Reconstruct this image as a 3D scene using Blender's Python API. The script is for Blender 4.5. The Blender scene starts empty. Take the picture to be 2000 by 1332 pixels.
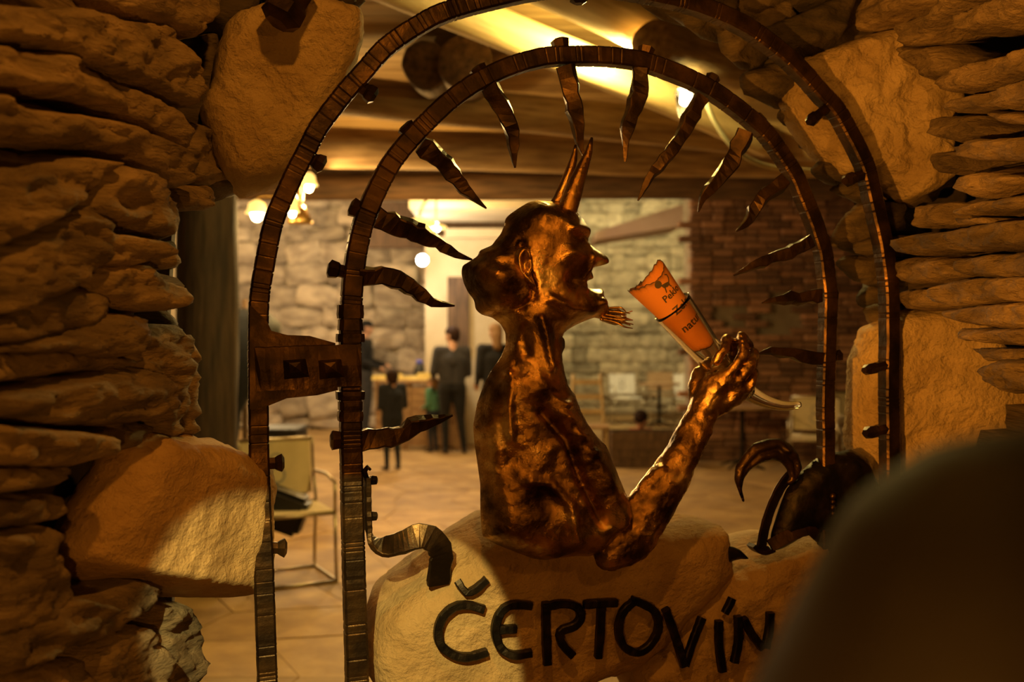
import bpy, bmesh, math, random
import numpy as np
from mathutils import Vector, Matrix, noise, geometry, Quaternion

random.seed(7)
scene = bpy.context.scene
COL = scene.collection
F_PX, CX, CY = 1944.0, 1000.0, 666.0
CAM_H = 1.6
PITCH = math.atan(16.0 / F_PX)

# ------------------------------------------------------------------ camera
cam_data = bpy.data.cameras.new('camera')
cam_data.sensor_width = 36.0
cam_data.lens = 36.0 * F_PX / 2000.0
cam_data.clip_start = 0.02
cam_data.dof.use_dof = True
cam_data.dof.focus_distance = 2.08
cam_data.dof.aperture_fstop = 2.7
cam = bpy.data.objects.new('camera', cam_data)
COL.objects.link(cam)
cam.location = (0, 0, CAM_H)
cam.rotation_euler = (math.pi / 2 - PITCH, 0, 0)
scene.camera = cam

# ------------------------------------------------------------------ world, exposure
scene.view_settings.view_transform = 'Standard'
scene.view_settings.look = 'None'
scene.view_settings.gamma = 1.0
scene.view_settings.use_curve_mapping = False
scene.view_settings.exposure = 0.0
world = bpy.data.worlds.new('world')
scene.world = world
world.use_nodes = True
world.node_tree.nodes['Background'].inputs[0].default_value = (1.0, 0.62, 0.30, 1)
world.node_tree.nodes['Background'].inputs[1].default_value = 0.010

def light(name, kind, loc, energy, color, radius=0.03, target=None, angle=None, blend=0.2):
    d = bpy.data.lights.new(name, kind)
    d.energy = energy
    d.color = color
    d.shadow_soft_size = radius
    if kind == 'SPOT':
        d.spot_size = math.radians(angle)
        d.spot_blend = blend
    o = bpy.data.objects.new(name, d)
    COL.objects.link(o)
    o.location = loc
    if target is not None:
        o.rotation_euler = (Vector(target) - Vector(loc)).to_track_quat('-Z', 'Y').to_euler()
    return o

ORANGE = (1.0, 0.37, 0.035)
YELLOW = (1.0, 0.80, 0.26)
WARM = (1.0, 0.62, 0.20)
# passage lamps (behind and above the photographer) and an added fill light
light('passage_lamp_side', 'POINT', (-0.14, 0.12, 1.40), 17.0, ORANGE, 0.018)
light('passage_wall_spot', 'SPOT', (-0.50, 0.35, 1.45), 165.0, ORANGE, 0.018, target=(1.08, 2.25, 1.98), angle=48, blend=0.55)
light('passage_lamp_top', 'POINT', (-0.05, 0.95, 2.75), 33.0, ORANGE, 0.03)
light('passage_fill_right', 'POINT', (0.98, 0.80, 2.05), 8.0, ORANGE, 0.03)  # added unseen fill, gives the copper face something to reflect
light('passage_spot', 'SPOT', (-0.30, -0.50, 2.42), 430.0, YELLOW, 0.010, target=(-0.34, 2.06, 0.92), angle=13.6, blend=0.08)
# hall lamps and an added fill light
light('hall_lamp_near', 'POINT', (0.55, 4.9, 2.98), 170, (1.0, 0.70, 0.18), 0.05)
light('hall_lamp_mid', 'POINT', (-0.9, 8.4, 2.1), 95, (1.0, 0.57, 0.15), 0.15)
light('hall_fill_back_left', 'POINT', (-3.6, 13.6, 3.3), 260, (1.0, 0.72, 0.36), 0.2)  # added unseen light that brightens the left back wall
light('hall_lamp_far', 'POINT', (-0.9, 12.2, 2.9), 150, (1.0, 0.70, 0.30), 0.2)
light('hall_lamp_far_right', 'POINT', (2.0, 16.2, 3.3), 420, (1.0, 0.84, 0.42), 0.2)

# ------------------------------------------------------------------ picture measuring helpers
def ray(u, v):
    x = (u - CX) / F_PX
    y = -(v - CY) / F_PX
    c, s = math.cos(PITCH), math.sin(PITCH)
    # camera looks along +Y, pitched down
    return Vector((x, c + y * s, -s + y * c))

CAMV = Vector((0, 0, CAM_H))

def at(u, v, y):
    r = ray(u, v)
    return CAMV + r * (y / r.y)

class Plane:
    def __init__(self, o, xdir):
        self.o = Vector(o)
        self.x = Vector(xdir).normalized()
        self.z = Vector((0, 0, 1))
        self.n = self.x.cross(self.z).normalized()   # towards the camera side
    def p(self, u, v, off=0.0):
        r = ray(u, v)
        t = (self.o + self.n * off - CAMV).dot(self.n) / r.dot(self.n)
        return CAMV + r * t

YAW = math.radians(17)
GATE = Plane((0, 2.15, 0), (math.cos(YAW), math.sin(YAW), 0))
LEFT = Plane((-0.72, 1.40, 0), (0.08, 0.55, 0))
RIGHT = Plane((0.946, 2.42, 0), (0.0725, -0.44, 0))
G = GATE.p
PXM = 2.15 / F_PX     # metres in one picture pixel at the gate

# ------------------------------------------------------------------ materials
MATS = {}
def nodes_of(name):
    m = bpy.data.materials.new(name)
    m.use_nodes = True
    nt = m.node_tree
    return m, nt, nt.nodes['Principled BSDF']

def mat(name, c1, c2=None, rough=0.8, metal=0.0, scale=6.0, detail=6.0, bump=0.0, bscale=30.0, stretch=(1, 1, 1),
        rand=0.0, contrast=(0.35, 0.65), spec=0.5, rough2=None, c3=None, emit=None, estr=0.0, sheen=0.0, bstretch=None, bdist=0.01):
    if name in MATS:
        return MATS[name]
    m, nt, b = nodes_of(name)
    N, L = nt.nodes, nt.links
    c2 = c2 or c1
    tc = N.new('ShaderNodeTexCoord')
    oi = N.new('ShaderNodeObjectInfo')
    mp = N.new('ShaderNodeMapping')
    mp.inputs['Scale'].default_value = stretch
    add = N.new('ShaderNodeVectorMath'); add.operation = 'ADD'
    sc = N.new('ShaderNodeVectorMath'); sc.operation = 'SCALE'
    comb = N.new('ShaderNodeCombineXYZ')
    for i in range(3):
        L.new(oi.outputs['Random'], comb.inputs[i])
    L.new(comb.outputs[0], sc.inputs[0]); sc.inputs['Scale'].default_value = 37.0
    L.new(tc.outputs['Object'], mp.inputs['Vector'])
    L.new(mp.outputs[0], add.inputs[0]); L.new(sc.outputs[0], add.inputs[1])
    nz = N.new('ShaderNodeTexNoise')
    nz.inputs['Scale'].default_value = scale
    nz.inputs['Detail'].default_value = detail
    L.new(add.outputs[0], nz.inputs['Vector'])
    ramp = N.new('ShaderNodeValToRGB')
    ramp.color_ramp.elements[0].position = contrast[0]
    ramp.color_ramp.elements[1].position = contrast[1]
    ramp.color_ramp.elements[0].color = (*c1, 1)
    ramp.color_ramp.elements[1].color = (*c2, 1)
    if c3:
        e = ramp.color_ramp.elements.new(min(0.98, contrast[1] + 0.14)); e.color = (*c3, 1)
    L.new(nz.outputs['Fac'], ramp.inputs[0])
    out = ramp.outputs[0]
    if rand:
        mr = N.new('ShaderNodeMapRange')
        mr.inputs['To Min'].default_value = 1 - rand
        mr.inputs['To Max'].default_value = 1 + rand
        L.new(oi.outputs['Random'], mr.inputs['Value'])
        hs = N.new('ShaderNodeHueSaturation')
        L.new(mr.outputs[0], hs.inputs['Value'])
        L.new(out, hs.inputs['Color'])
        out = hs.outputs[0]
    L.new(out, b.inputs['Base Color'])
    b.inputs['Metallic'].default_value = metal
    b.inputs['Specular IOR Level'].default_value = spec
    if rough2 is not None:
        mr2 = N.new('ShaderNodeMapRange')
        mr2.inputs['From Min'].default_value = contrast[0]; mr2.inputs['From Max'].default_value = contrast[1]
        mr2.inputs['To Min'].default_value = rough; mr2.inputs['To Max'].default_value = rough2
        L.new(nz.outputs['Fac'], mr2.inputs['Value']); L.new(mr2.outputs[0], b.inputs['Roughness'])
    else:
        b.inputs['Roughness'].default_value = rough
    if bump:
        mp2 = N.new('ShaderNodeMapping'); mp2.inputs['Scale'].default_value = bstretch or stretch
        L.new(tc.outputs['Object'], mp2.inputs['Vector'])
        n2 = N.new('ShaderNodeTexNoise'); n2.inputs['Scale'].default_value = bscale; n2.inputs['Detail'].default_value = 8.0
        n2.inputs['Roughness'].default_value = 0.62
        L.new(mp2.outputs[0], n2.inputs['Vector'])
        bp = N.new('ShaderNodeBump'); bp.inputs['Strength'].default_value = bump; bp.inputs['Distance'].default_value = bdist
        L.new(n2.outputs['Fac'], bp.inputs['Height']); L.new(bp.outputs[0], b.inputs['Normal'])
    if emit:
        b.inputs['Emission Color'].default_value = (*emit, 1); b.inputs['Emission Strength'].default_value = estr
    if sheen:
        b.inputs['Sheen Weight'].default_value = sheen; b.inputs['Sheen Roughness'].default_value = 0.4
    MATS[name] = m
    return m

SLATE = mat('slate', (0.17, 0.12, 0.075), (0.40, 0.29, 0.18), rough=0.85, scale=8, rand=0.30, bump=1.0, bscale=18, stretch=(1, 1, 3.2), bdist=0.04)
SHADED_SLATE = mat('shaded_slate', (0.050, 0.038, 0.027), (0.13, 0.095, 0.062), rough=0.85, scale=8, rand=0.35, bump=0.9, bscale=16, stretch=(1, 1, 3.2), bdist=0.02)  # same slate darkened: shade around the opening put into the colour
BOULDER = mat('boulder_stone', (0.44, 0.31, 0.16), (0.70, 0.53, 0.31), rough=0.9, scale=5, rand=0.10, bump=1.0, bscale=32, bdist=0.032)
SANDSTONE = mat('sandstone', (0.40, 0.25, 0.11), (0.56, 0.37, 0.18), rough=0.9, scale=8, rand=0.10, bump=1.0, bscale=48, bdist=0.014)
MORTAR = mat('dark_mortar', (0.05, 0.04, 0.03), (0.09, 0.07, 0.055), rough=0.95, scale=12, bump=0.6, bscale=20)
HALLSTONE = mat('hall_stone', (0.34, 0.28, 0.19), (0.62, 0.54, 0.38), rough=0.9, scale=3.0, rand=0.38, bump=0.6, bscale=6, bdist=0.05)
ROCKGREY = mat('hall_rock', (0.26, 0.21, 0.17), (0.56, 0.47, 0.37), rough=0.9, scale=2.5, rand=0.3, bump=0.7, bscale=5, bdist=0.06)
PLASTER = mat('plaster', (0.46, 0.37, 0.24), (0.60, 0.50, 0.34), rough=0.9, scale=1.6, bump=0.3, bscale=6, bdist=0.03)
PINKPLASTER = mat('pink_plaster', (0.50, 0.36, 0.30), (0.62, 0.48, 0.40), rough=0.9, scale=2.0)
BRICK = mat('brick', (0.20, 0.10, 0.06), (0.36, 0.19, 0.11), rough=0.9, scale=9, rand=0.5, bump=0.4, bscale=18, bdist=0.02)
BRICKMORTAR = mat('brick_mortar', (0.24, 0.19, 0.14), (0.32, 0.26, 0.19), rough=0.95, scale=5)
FLAG = mat('flagstone', (0.28, 0.165, 0.065), (0.43, 0.28, 0.115), rough=0.62, scale=4, rand=0.16, bump=0.3, bscale=9, bdist=0.02)
FLOORGROUT = mat('floor_grout', (0.25, 0.15, 0.06), (0.38, 0.245, 0.10), rough=0.8, scale=2.2)
LOGWOOD = mat('log_wood', (0.22, 0.13, 0.06), (0.46, 0.31, 0.15), rough=0.75, scale=5, stretch=(6, 6, 0.7), rand=0.2, bump=0.4, bscale=7, bdist=0.02)
LITWOOD = mat('lit_log_wood', (0.48, 0.36, 0.19), (0.66, 0.53, 0.30), rough=0.7, scale=4, stretch=(6, 6, 0.6), bump=0.3, bscale=6, bdist=0.02)  # log wood painted lighter: lamplight on these beams put into the colour
DARKWOOD = mat('dark_wood', (0.055, 0.030, 0.016), (0.15, 0.085, 0.045), rough=0.75, scale=6, stretch=(5, 5, 0.5), rand=0.15, bump=0.5, bscale=9, bdist=0.02)
PLANKWOOD = mat('plank_wood', (0.27, 0.17, 0.065), (0.46, 0.31, 0.13), rough=0.75, scale=4, stretch=(0.6, 6, 6), rand=0.2, bump=0.25, bscale=8)
TABLEWOOD = mat('table_wood', (0.22, 0.12, 0.06), (0.38, 0.24, 0.12), rough=0.65, scale=4, stretch=(1, 6, 6), rand=0.1)
IRON = mat('forged_iron', (0.028, 0.016, 0.008), (0.125, 0.068, 0.026), rough=0.42, rough2=0.28, metal=0.80, scale=16, rand=0.08, bump=0.35, bscale=60, contrast=(0.42, 0.75), bdist=0.004)
DARKIRON = mat('blackened_iron', (0.020, 0.016, 0.013), (0.06, 0.042, 0.030), rough=0.42, metal=0.85, scale=22, bump=0.4, bscale=70, contrast=(0.45, 0.75), bdist=0.004)
BRONZE = mat('patinated_copper', (0.085, 0.045, 0.015), (0.52, 0.29, 0.085), rough=0.38, rough2=0.23, metal=1.0, scale=11, detail=9, bump=0.5, bscale=24,
             contrast=(0.38, 0.57), c3=(0.95, 0.70, 0.32), bdist=0.013)
SKIN = mat('skin', (0.42, 0.22, 0.14), (0.50, 0.28, 0.18), rough=0.55, scale=20)
HAIRD = mat('dark_hair', (0.014, 0.006, 0.004), (0.032, 0.013, 0.008), rough=0.75, scale=40, spec=0.15)
HAIRB = mat('brown_hair', (0.16, 0.09, 0.04), (0.20, 0.11, 0.05), rough=0.75, scale=40, spec=0.15)
def cloth(name, c, rough=0.9, sheen=0.1):
    return mat(name, tuple(x * 0.8 for x in c), tuple(x * 1.15 for x in c), rough=rough, scale=14, bump=0.2, bscale=30, sheen=sheen, spec=0.25)
BLACKC = cloth('black_cloth', (0.012, 0.011, 0.012))
CHARC = cloth('charcoal_cloth', (0.035, 0.032, 0.034))
NAVY = cloth('navy_cloth', (0.014, 0.016, 0.024))
GREYC = cloth('grey_cloth', (0.10, 0.105, 0.12))
GREENC = cloth('green_cloth', (0.06, 0.16, 0.10))
REDC = cloth('red_cloth', (0.45, 0.06, 0.035))
SHOE = cloth('dark_shoe', (0.016, 0.010, 0.009))
JACKET = mat('dark_jacket', (0.004, 0.003, 0.0025), (0.007, 0.0055, 0.005), rough=0.7, scale=9, bump=0.15, bscale=50, spec=0.12)
CREAM = mat('cream_canvas', (0.52, 0.43, 0.26), (0.60, 0.50, 0.31), rough=0.85, scale=8)
WHITEC = mat('white_canvas', (0.66, 0.64, 0.60), (0.74, 0.72, 0.68), rough=0.85, scale=8)
TANC = mat('tan_canvas', (0.36, 0.23, 0.12), (0.42, 0.28, 0.15), rough=0.85, scale=8)
PRINT = mat('dark_print', (0.05, 0.035, 0.025), (0.07, 0.05, 0.035), rough=0.8)
GREYPRINT = mat('grey_print', (0.24, 0.22, 0.20), (0.30, 0.27, 0.24), rough=0.8)
TUBE = mat('brushed_tube_metal', (0.38, 0.32, 0.22), (0.50, 0.43, 0.30), rough=0.35, metal=0.9, scale=10)
BLACKP = mat('black_plastic', (0.010, 0.009, 0.009), (0.018, 0.016, 0.015), rough=0.5)
BREAD = mat('yellow_cheese', (0.60, 0.45, 0.12), (0.75, 0.60, 0.22), rough=0.6, scale=12)
BLUEP = mat('blue_plastic', (0.06, 0.07, 0.40), rough=0.4)
BRASS = mat('aged_brass', (0.22, 0.13, 0.04), (0.40, 0.26, 0.09), rough=0.35, metal=0.9, scale=20)
CABLE = mat('pale_cable', (0.50, 0.44, 0.26), rough=0.5)
BULB = mat('lit_bulb', (1, 0.9, 0.6), rough=0.4, emit=(1.0, 0.80, 0.42), estr=26)
BULBW = mat('lit_white_bulb', (1, 1, 0.95), rough=0.4, emit=(1.0, 0.93, 0.78), estr=30)
SHADE = mat('lit_glass_shade', (0.8, 0.6, 0.25), rough=0.4, emit=(1.0, 0.62, 0.16), estr=1.6)

def glass_mat():
    m, nt, b = nodes_of('clear_glass')
    b.inputs['Base Color'].default_value = (1.0, 0.97, 0.86, 1)
    b.inputs['Roughness'].default_value = 0.03
    b.inputs['Transmission Weight'].default_value = 1.0
    b.inputs['IOR'].default_value = 1.46
    return m
GLASS = glass_mat()

def parchment_mat():
    m, nt, b = nodes_of('scorched_parchment')
    N, L = nt.nodes, nt.links
    a = N.new('ShaderNodeAttribute'); a.attribute_name = 'scorch'
    nz = N.new('ShaderNodeTexNoise'); nz.inputs['Scale'].default_value = 40
    ad = N.new('ShaderNodeMath'); ad.operation = 'MULTIPLY_ADD'
    L.new(nz.outputs['Fac'], ad.inputs[0]); ad.inputs[1].default_value = 0.25
    L.new(a.outputs['Fac'], ad.inputs[2])
    r = N.new('ShaderNodeValToRGB')
    r.color_ramp.elements[0].position = 0.15; r.color_ramp.elements[0].color = (0.62, 0.24, 0.055, 1)
    r.color_ramp.elements[1].position = 0.95; r.color_ramp.elements[1].color = (0.03, 0.014, 0.008, 1)
    L.new(ad.outputs[0], r.inputs[0]); L.new(r.outputs[0], b.inputs['Base Color'])
    b.inputs['Roughness'].default_value = 0.75
    return m
PARCH = parchment_mat()

# ------------------------------------------------------------------ object helpers
def setp(o, label=None, cat=None, group=None, kind=None):
    if label: o['label'] = label
    if cat: o['category'] = cat
    if group: o['group'] = group
    if kind: o['kind'] = kind
    return o

def empty(name, loc, label=None, cat=None, group=None, rotz=0.0):
    o = bpy.data.objects.new(name, None)
    o.empty_display_size = 0.05
    COL.objects.link(o)
    o.location = loc
    o.rotation_euler = (0, 0, rotz)
    return setp(o, label, cat, group)

def origin_of(o):
    v = Vector((0, 0, 0))
    while o is not None:
        v = v + Vector(o.location); o = o.parent
    return v

def mk(name, verts, faces, material, parent=None, smooth=True, local=False, label=None, mats=None, midx=None):
    """one mesh object from world-space vertices (its origin at its foot, or its parent's origin)"""
    V = [Vector(v) for v in verts]
    loc = Vector((0, 0, 0))
    if not local:
        if parent is None:
            xs = [v.x for v in V]; ys = [v.y for v in V]; zs = [v.z for v in V]
            loc = Vector(((min(xs) + max(xs)) / 2, (min(ys) + max(ys)) / 2, min(zs)))
            base = loc
        else:
            base = origin_of(parent)
        V = [v - base for v in V]
    me = bpy.data.meshes.new(name)
    me.from_pydata([tuple(v) for v in V], [], [tuple(f) for f in faces])
    if mats:
        for mm in mats: me.materials.append(mm)
        if midx is not None: me.polygons.foreach_set('material_index', midx)
    else:
        me.materials.append(material)
    me.polygons.foreach_set('use_smooth', [smooth] * len(me.polygons))
    me.update()
    o = bpy.data.objects.new(name, me)
    COL.objects.link(o)
    o.location = loc
    if parent is not None: o.parent = parent
    if label: o['label'] = label
    return o

def fix_normals(o):
    bm = bmesh.new(); bm.from_mesh(o.data)
    bmesh.ops.recalc_face_normals(bm, faces=bm.faces)
    bm.to_mesh(o.data); bm.free()
    return o

def box_vf(c, sx, sy, sz, rot=None):
    """box centred at c"""
    c = Vector(c)
    V = []
    for z in (-1, 1):
        for x, y in ((-1, -1), (1, -1), (1, 1), (-1, 1)):
            p = Vector((x * sx / 2, y * sy / 2, z * sz / 2))
            if rot is not None: p = rot @ p
            V.append(c + p)
    Fc = [(3, 2, 1, 0), (4, 5, 6, 7), (0, 1, 5, 4), (1, 2, 6, 5), (2, 3, 7, 6), (3, 0, 4, 7)]
    return V, Fc

def join_vf(parts):
    V, Fc = [], []
    for v, f in parts:
        n = len(V); V += list(v); Fc += [tuple(i + n for i in q) for q in f]
    return V, Fc

def bevel_box(name, c, sx, sy, sz, material, parent=None, bev=0.01, rot=None, seg=2):
    V, Fc = box_vf((0, 0, 0), sx, sy, sz)
    bm = bmesh.new()
    vs = [bm.verts.new(v) for v in V]
    for f in Fc: bm.faces.new([vs[i] for i in f])
    bmesh.ops.bevel(bm, geom=list(bm.edges), offset=bev, segments=seg, affect='EDGES')
    bm.verts.index_update()
    c = Vector(c)
    W = [c + (rot @ v.co if rot is not None else v.co) for v in bm.verts]
    Q = [[v.index for v in f.verts] for f in bm.faces]
    bm.free()
    return mk(name, W, Q, material, parent, smooth=False)

def frame_for(t, up):
    t = t.normalized()
    b = t.cross(up)
    if b.length < 1e-5: b = t.cross(Vector((1, 0, 0)))
    b.normalize()
    return t, b, b.cross(t).normalized()

def tube_vf(pts, radii, n=10, caps=True, up=Vector((0, 0.3, 1))):
    V, Fc = [], []
    k = len(pts)
    pts = [Vector(p) for p in pts]
    prev = None
    for i, p in enumerate(pts):
        t = (pts[min(i + 1, k - 1)] - pts[max(i - 1, 0)])
        if t.length < 1e-9: t = Vector((0, 0, 1))
        t.normalize()
        if prev is None:
            t, b, c = frame_for(t, up)
        else:
            b = (prev - t * prev.dot(t))
            b.normalize(); c = b.cross(t)
        prev = b
        r = radii[i] if hasattr(radii, '__len__') else radii
        for j in range(n):
            a = 2 * math.pi * j / n
            V.append(p + (b * math.cos(a) + c * math.sin(a)) * r)
    for i in range(k - 1):
        for j in range(n):
            Fc.append((i * n + j, i * n + (j + 1) % n, (i + 1) * n + (j + 1) % n, (i + 1) * n + j))
    if caps:
        Fc.append(tuple(range(n - 1, -1, -1)))
        Fc.append(tuple((k - 1) * n + j for j in range(n)))
    return V, Fc

def tube(name, pts, radii, material, parent=None, n=10, smooth=True):
    V, Fc = tube_vf(pts, radii, n)
    return fix_normals(mk(name, V, Fc, material, parent, smooth))

def catmull(P, step):
    """smooth resampling of a 2-D/3-D polyline"""
    P = [np.array(p, float) for p in P]
    Q = [2 * P[0] - P[1]] + P + [2 * P[-1] - P[-2]]
    out = []
    for i in range(1, len(Q) - 2):
        p0, p1, p2, p3 = Q[i - 1], Q[i], Q[i + 1], Q[i + 2]
        n = max(1, int(np.linalg.norm(p2 - p1) / step))
        for k in range(n):
            t = k / n
            out.append(0.5 * ((2 * p1) + (-p0 + p2) * t + (2 * p0 - 5 * p1 + 4 * p2 - p3) * t * t + (-p0 + 3 * p1 - 3 * p2 + p3) * t ** 3))
    out.append(P[-1])
    return out

def resample_closed(poly, step, smooth=1, jitter=0.0, rnd=random):
    P = [np.array(p, float) for p in poly]
    out = []
    for i in range(len(P)):
        a, b = P[i], P[(i + 1) % len(P)]
        n = max(1, int(round(np.linalg.norm(b - a) / step)))
        for k in range(n): out.append(a + (b - a) * k / n)
    A = np.array(out)
    for _ in range(smooth):
        A = 0.5 * A + 0.25 * (np.roll(A, 1, 0) + np.roll(A, -1, 0))
    if jitter:
        A = A + np.array([[rnd.uniform(-jitter, jitter) for _ in range(2)] for _ in range(len(A))])
    return A

def poly_dist_inside(pts, A):
    """distance of pts to closed polygon A, and whether inside"""
    B = np.roll(A, -1, 0)
    d2 = np.full(len(pts), 1e18)
    inside = np.zeros(len(pts), bool)
    for a, b in zip(A, B):
        ab = b - a
        L2 = ab.dot(ab) + 1e-12
        t = np.clip(((pts - a) @ ab) / L2, 0, 1)
        q = a + t[:, None] * ab
        d2 = np.minimum(d2, ((pts - q) ** 2).sum(1))
        cond = ((a[1] > pts[:, 1]) != (b[1] > pts[:, 1]))
        with np.errstate(divide='ignore', invalid='ignore'):
            xi = (b[0] - a[0]) * (pts[:, 1] - a[1]) / (b[1] - a[1]) + a[0]
        inside ^= cond & (pts[:, 0] < xi)
    return np.sqrt(d2), inside

def triangulate(A, step, seed=0):
    """filled triangulation of outline A: points, triangles, number of outline points, distance to outline"""
    rs = random.Random(seed)
    lo, hi = A.min(0), A.max(0)
    pts = []
    y, row = lo[1], 0
    while y < hi[1]:
        x = lo[0] + (step / 2 if row % 2 else 0)
        while x < hi[0]:
            pts.append((x + rs.uniform(-.18, .18) * step, y + rs.uniform(-.18, .18) * step)); x += step
        y += step * 0.866; row += 1
    if pts:
        pts = np.array(pts)
        d, ins = poly_dist_inside(pts, A)
        pts = pts[ins & (d > step * 0.55)]
    else:
        pts = np.zeros((0, 2))
    n = len(A)
    allp = [Vector((float(p[0]), float(p[1]))) for p in A] + [Vector((float(p[0]), float(p[1]))) for p in pts]
    edges = [(i, (i + 1) % n) for i in range(n)]
    v, e, f, ov, oe, of = geometry.delaunay_2d_cdt(allp, edges, [], 1, 1e-4)
    P = np.array([[q.x, q.y] for q in v])
    tri = [tuple(t) for t in f]
    d, _ = poly_dist_inside(P, A)
    d[d < 1e-3] = 0.0
    return P, tri, d

def boundary_loop(tri):
    cnt = {}
    for t in tri:
        for i in range(3):
            a, b = t[i], t[(i + 1) % 3]
            k = (min(a, b), max(a, b))
            if k in cnt: cnt[k] = None
            else: cnt[k] = (a, b)
    return [e for e in cnt.values() if e is not None]

def smooth_h(h, tri, fixed, it):
    n = len(h)
    ii, jj = [], []
    for a, b, c in tri:
        ii += [a, b, b, c, c, a]; jj += [b, a, c, b, a, c]
    ii = np.array(ii); jj = np.array(jj)
    deg = np.bincount(ii, minlength=n).astype(float); deg[deg == 0] = 1
    for _ in range(it):
        s = np.bincount(ii, weights=h[jj], minlength=n) / deg
        h = np.where(fixed, h, 0.4 * h + 0.6 * s)
    return h

def rock(name, outline, plane, off, thick, bulge, material, parent=None, step=9, round_px=28, rough=0.006, freq=14.0, seed=0, smooth=2, jit=1.2, aniso=1.0, tilt=(0, 0), facet=0.0, bdir=None, feat=None):
    """a stone whose face has the given outline, standing on a plane, rounded and rough, thick backwards"""
    rs = random.Random(seed)
    A = resample_closed(outline, step, smooth, jit, rs)
    P, tri, d = triangulate(A, step, seed)
    c = P.mean(0)
    t = np.clip(d / round_px, 0, 1)
    h = bulge * np.sqrt(np.clip(1 - (1 - t) ** 2, 0, 1))
    if feat is not None: h = h + feat(P)
    W = []
    for (u, v), hh, dd in zip(P, h, d):
        b = plane.p(u, v, off)
        q = Vector((b.x * freq, b.y * freq, b.z * freq * aniso)) + Vector((seed * 3.1, 0, 0))
        nn = noise.fractal(q, 0.9, 2.0, 4) * rough
        ff = (noise.voronoi(q * 0.35)[0][0] - 0.3) * facet if facet else 0.0
        k = min(1.0, dd / (step * 1.2)) if dd > 0 else 0.25
        W.append(b + plane.n * (hh + (nn + ff) * k + tilt[0] * (u - c[0]) * PXM + tilt[1] * (v - c[1]) * PXM))
    bd = Vector(bdir).normalized() if bdir else -plane.n
    n = len(P)
    loop = boundary_loop(tri)
    V = list(W)
    Fc = [tuple(q) for q in tri]
    mid, back = {}, {}
    for a, b in loop:
        for q in (a, b):
            if q not in mid:
                cc = plane.p(*c)
                r = (plane.p(*P[q]) - cc)
                nz = noise.noise(Vector(W[q]) * 22) * rough * 1.5
                mid[q] = len(V); V.append(W[q] + r.normalized() * (0.004 + nz) + bd * thick * 0.45)
                back[q] = len(V); V.append(W[q] - r * 0.10 + bd * thick)
    for a, b in loop:
        Fc.append((b, a, mid[a], mid[b])); Fc.append((mid[b], mid[a], back[a], back[b]))
    ci = len(V)
    V.append(sum((V[i] for i in back.values()), Vector((0, 0, 0))) / len(back))
    for a, b in loop: Fc.append((back[b], back[a], ci))
    return fix_normals(mk(name, V, Fc, material, parent))

def slab(name, outline, plane, off, thick, material, parent=None, kind=None, bdir=None):
    P = [plane.p(u, v, off) for u, v in outline]
    bd = Vector(bdir).normalized() if bdir else -plane.n
    B = [p + bd * thick for p in P]
    n = len(P)
    tess = geometry.tessellate_polygon([[Vector((u, v, 0)) for u, v in outline]])
    Fc = [tuple(t) for t in tess] + [tuple(i + n for i in reversed(t)) for t in tess]
    Fc += [(i, (i + 1) % n, n + (i + 1) % n, n + i) for i in range(n)]
    o = fix_normals(mk(name, P + B, Fc, material, parent, smooth=False))
    if kind: o['kind'] = kind
    return o

def puff(name, outline, plane, off, depth, material, parent=None, step=6, round_px=40, back=0.8, rough=0.0, freq=20, seed=0, smooth=1, it=6, feat=None, ret=False):
    """a full-round body inflated from its outline (both sides), feat(P) adds modelled relief in pixels on the near side"""
    A = resample_closed(outline, step, smooth)
    P, tri, d = triangulate(A, step, seed)
    t = np.clip(d / round_px, 0, 1)
    h = depth * np.sqrt(np.clip(1 - (1 - t) ** 2, 0, 1))
    fixed = d <= 0
    h = smooth_h(h, tri, fixed, it)
    hb = h * back
    if feat is not None:
        h = h + 1.45 * feat(P) * PXM * np.clip(d / 10, 0, 1)
    n = len(P)
    V = []
    for (u, v), hh, dd in zip(P, h, d):
        b = plane.p(u, v, off)
        nn = noise.fractal(b * freq, 0.8, 2.1, 4) * rough * min(1, dd / 8)
        V.append(b + plane.n * (hh + nn))
    Fc = [tuple(q) for q in tri]
    bi = {}
    for i in range(n):
        if fixed[i]: bi[i] = i
        else:
            b = plane.p(*P[i], off)
            nn = noise.fractal(b * freq + Vector((5, 5, 5)), 0.8, 2.1, 4) * rough * min(1, d[i] / 8)
            bi[i] = len(V); V.append(b - plane.n * (hb[i] + nn))
    Fc += [(bi[c], bi[b], bi[a]) for a, b, c in tri]
    o = fix_normals(mk(name, V, Fc, material, parent))
    if ret: return o, P, h
    return o

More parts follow.
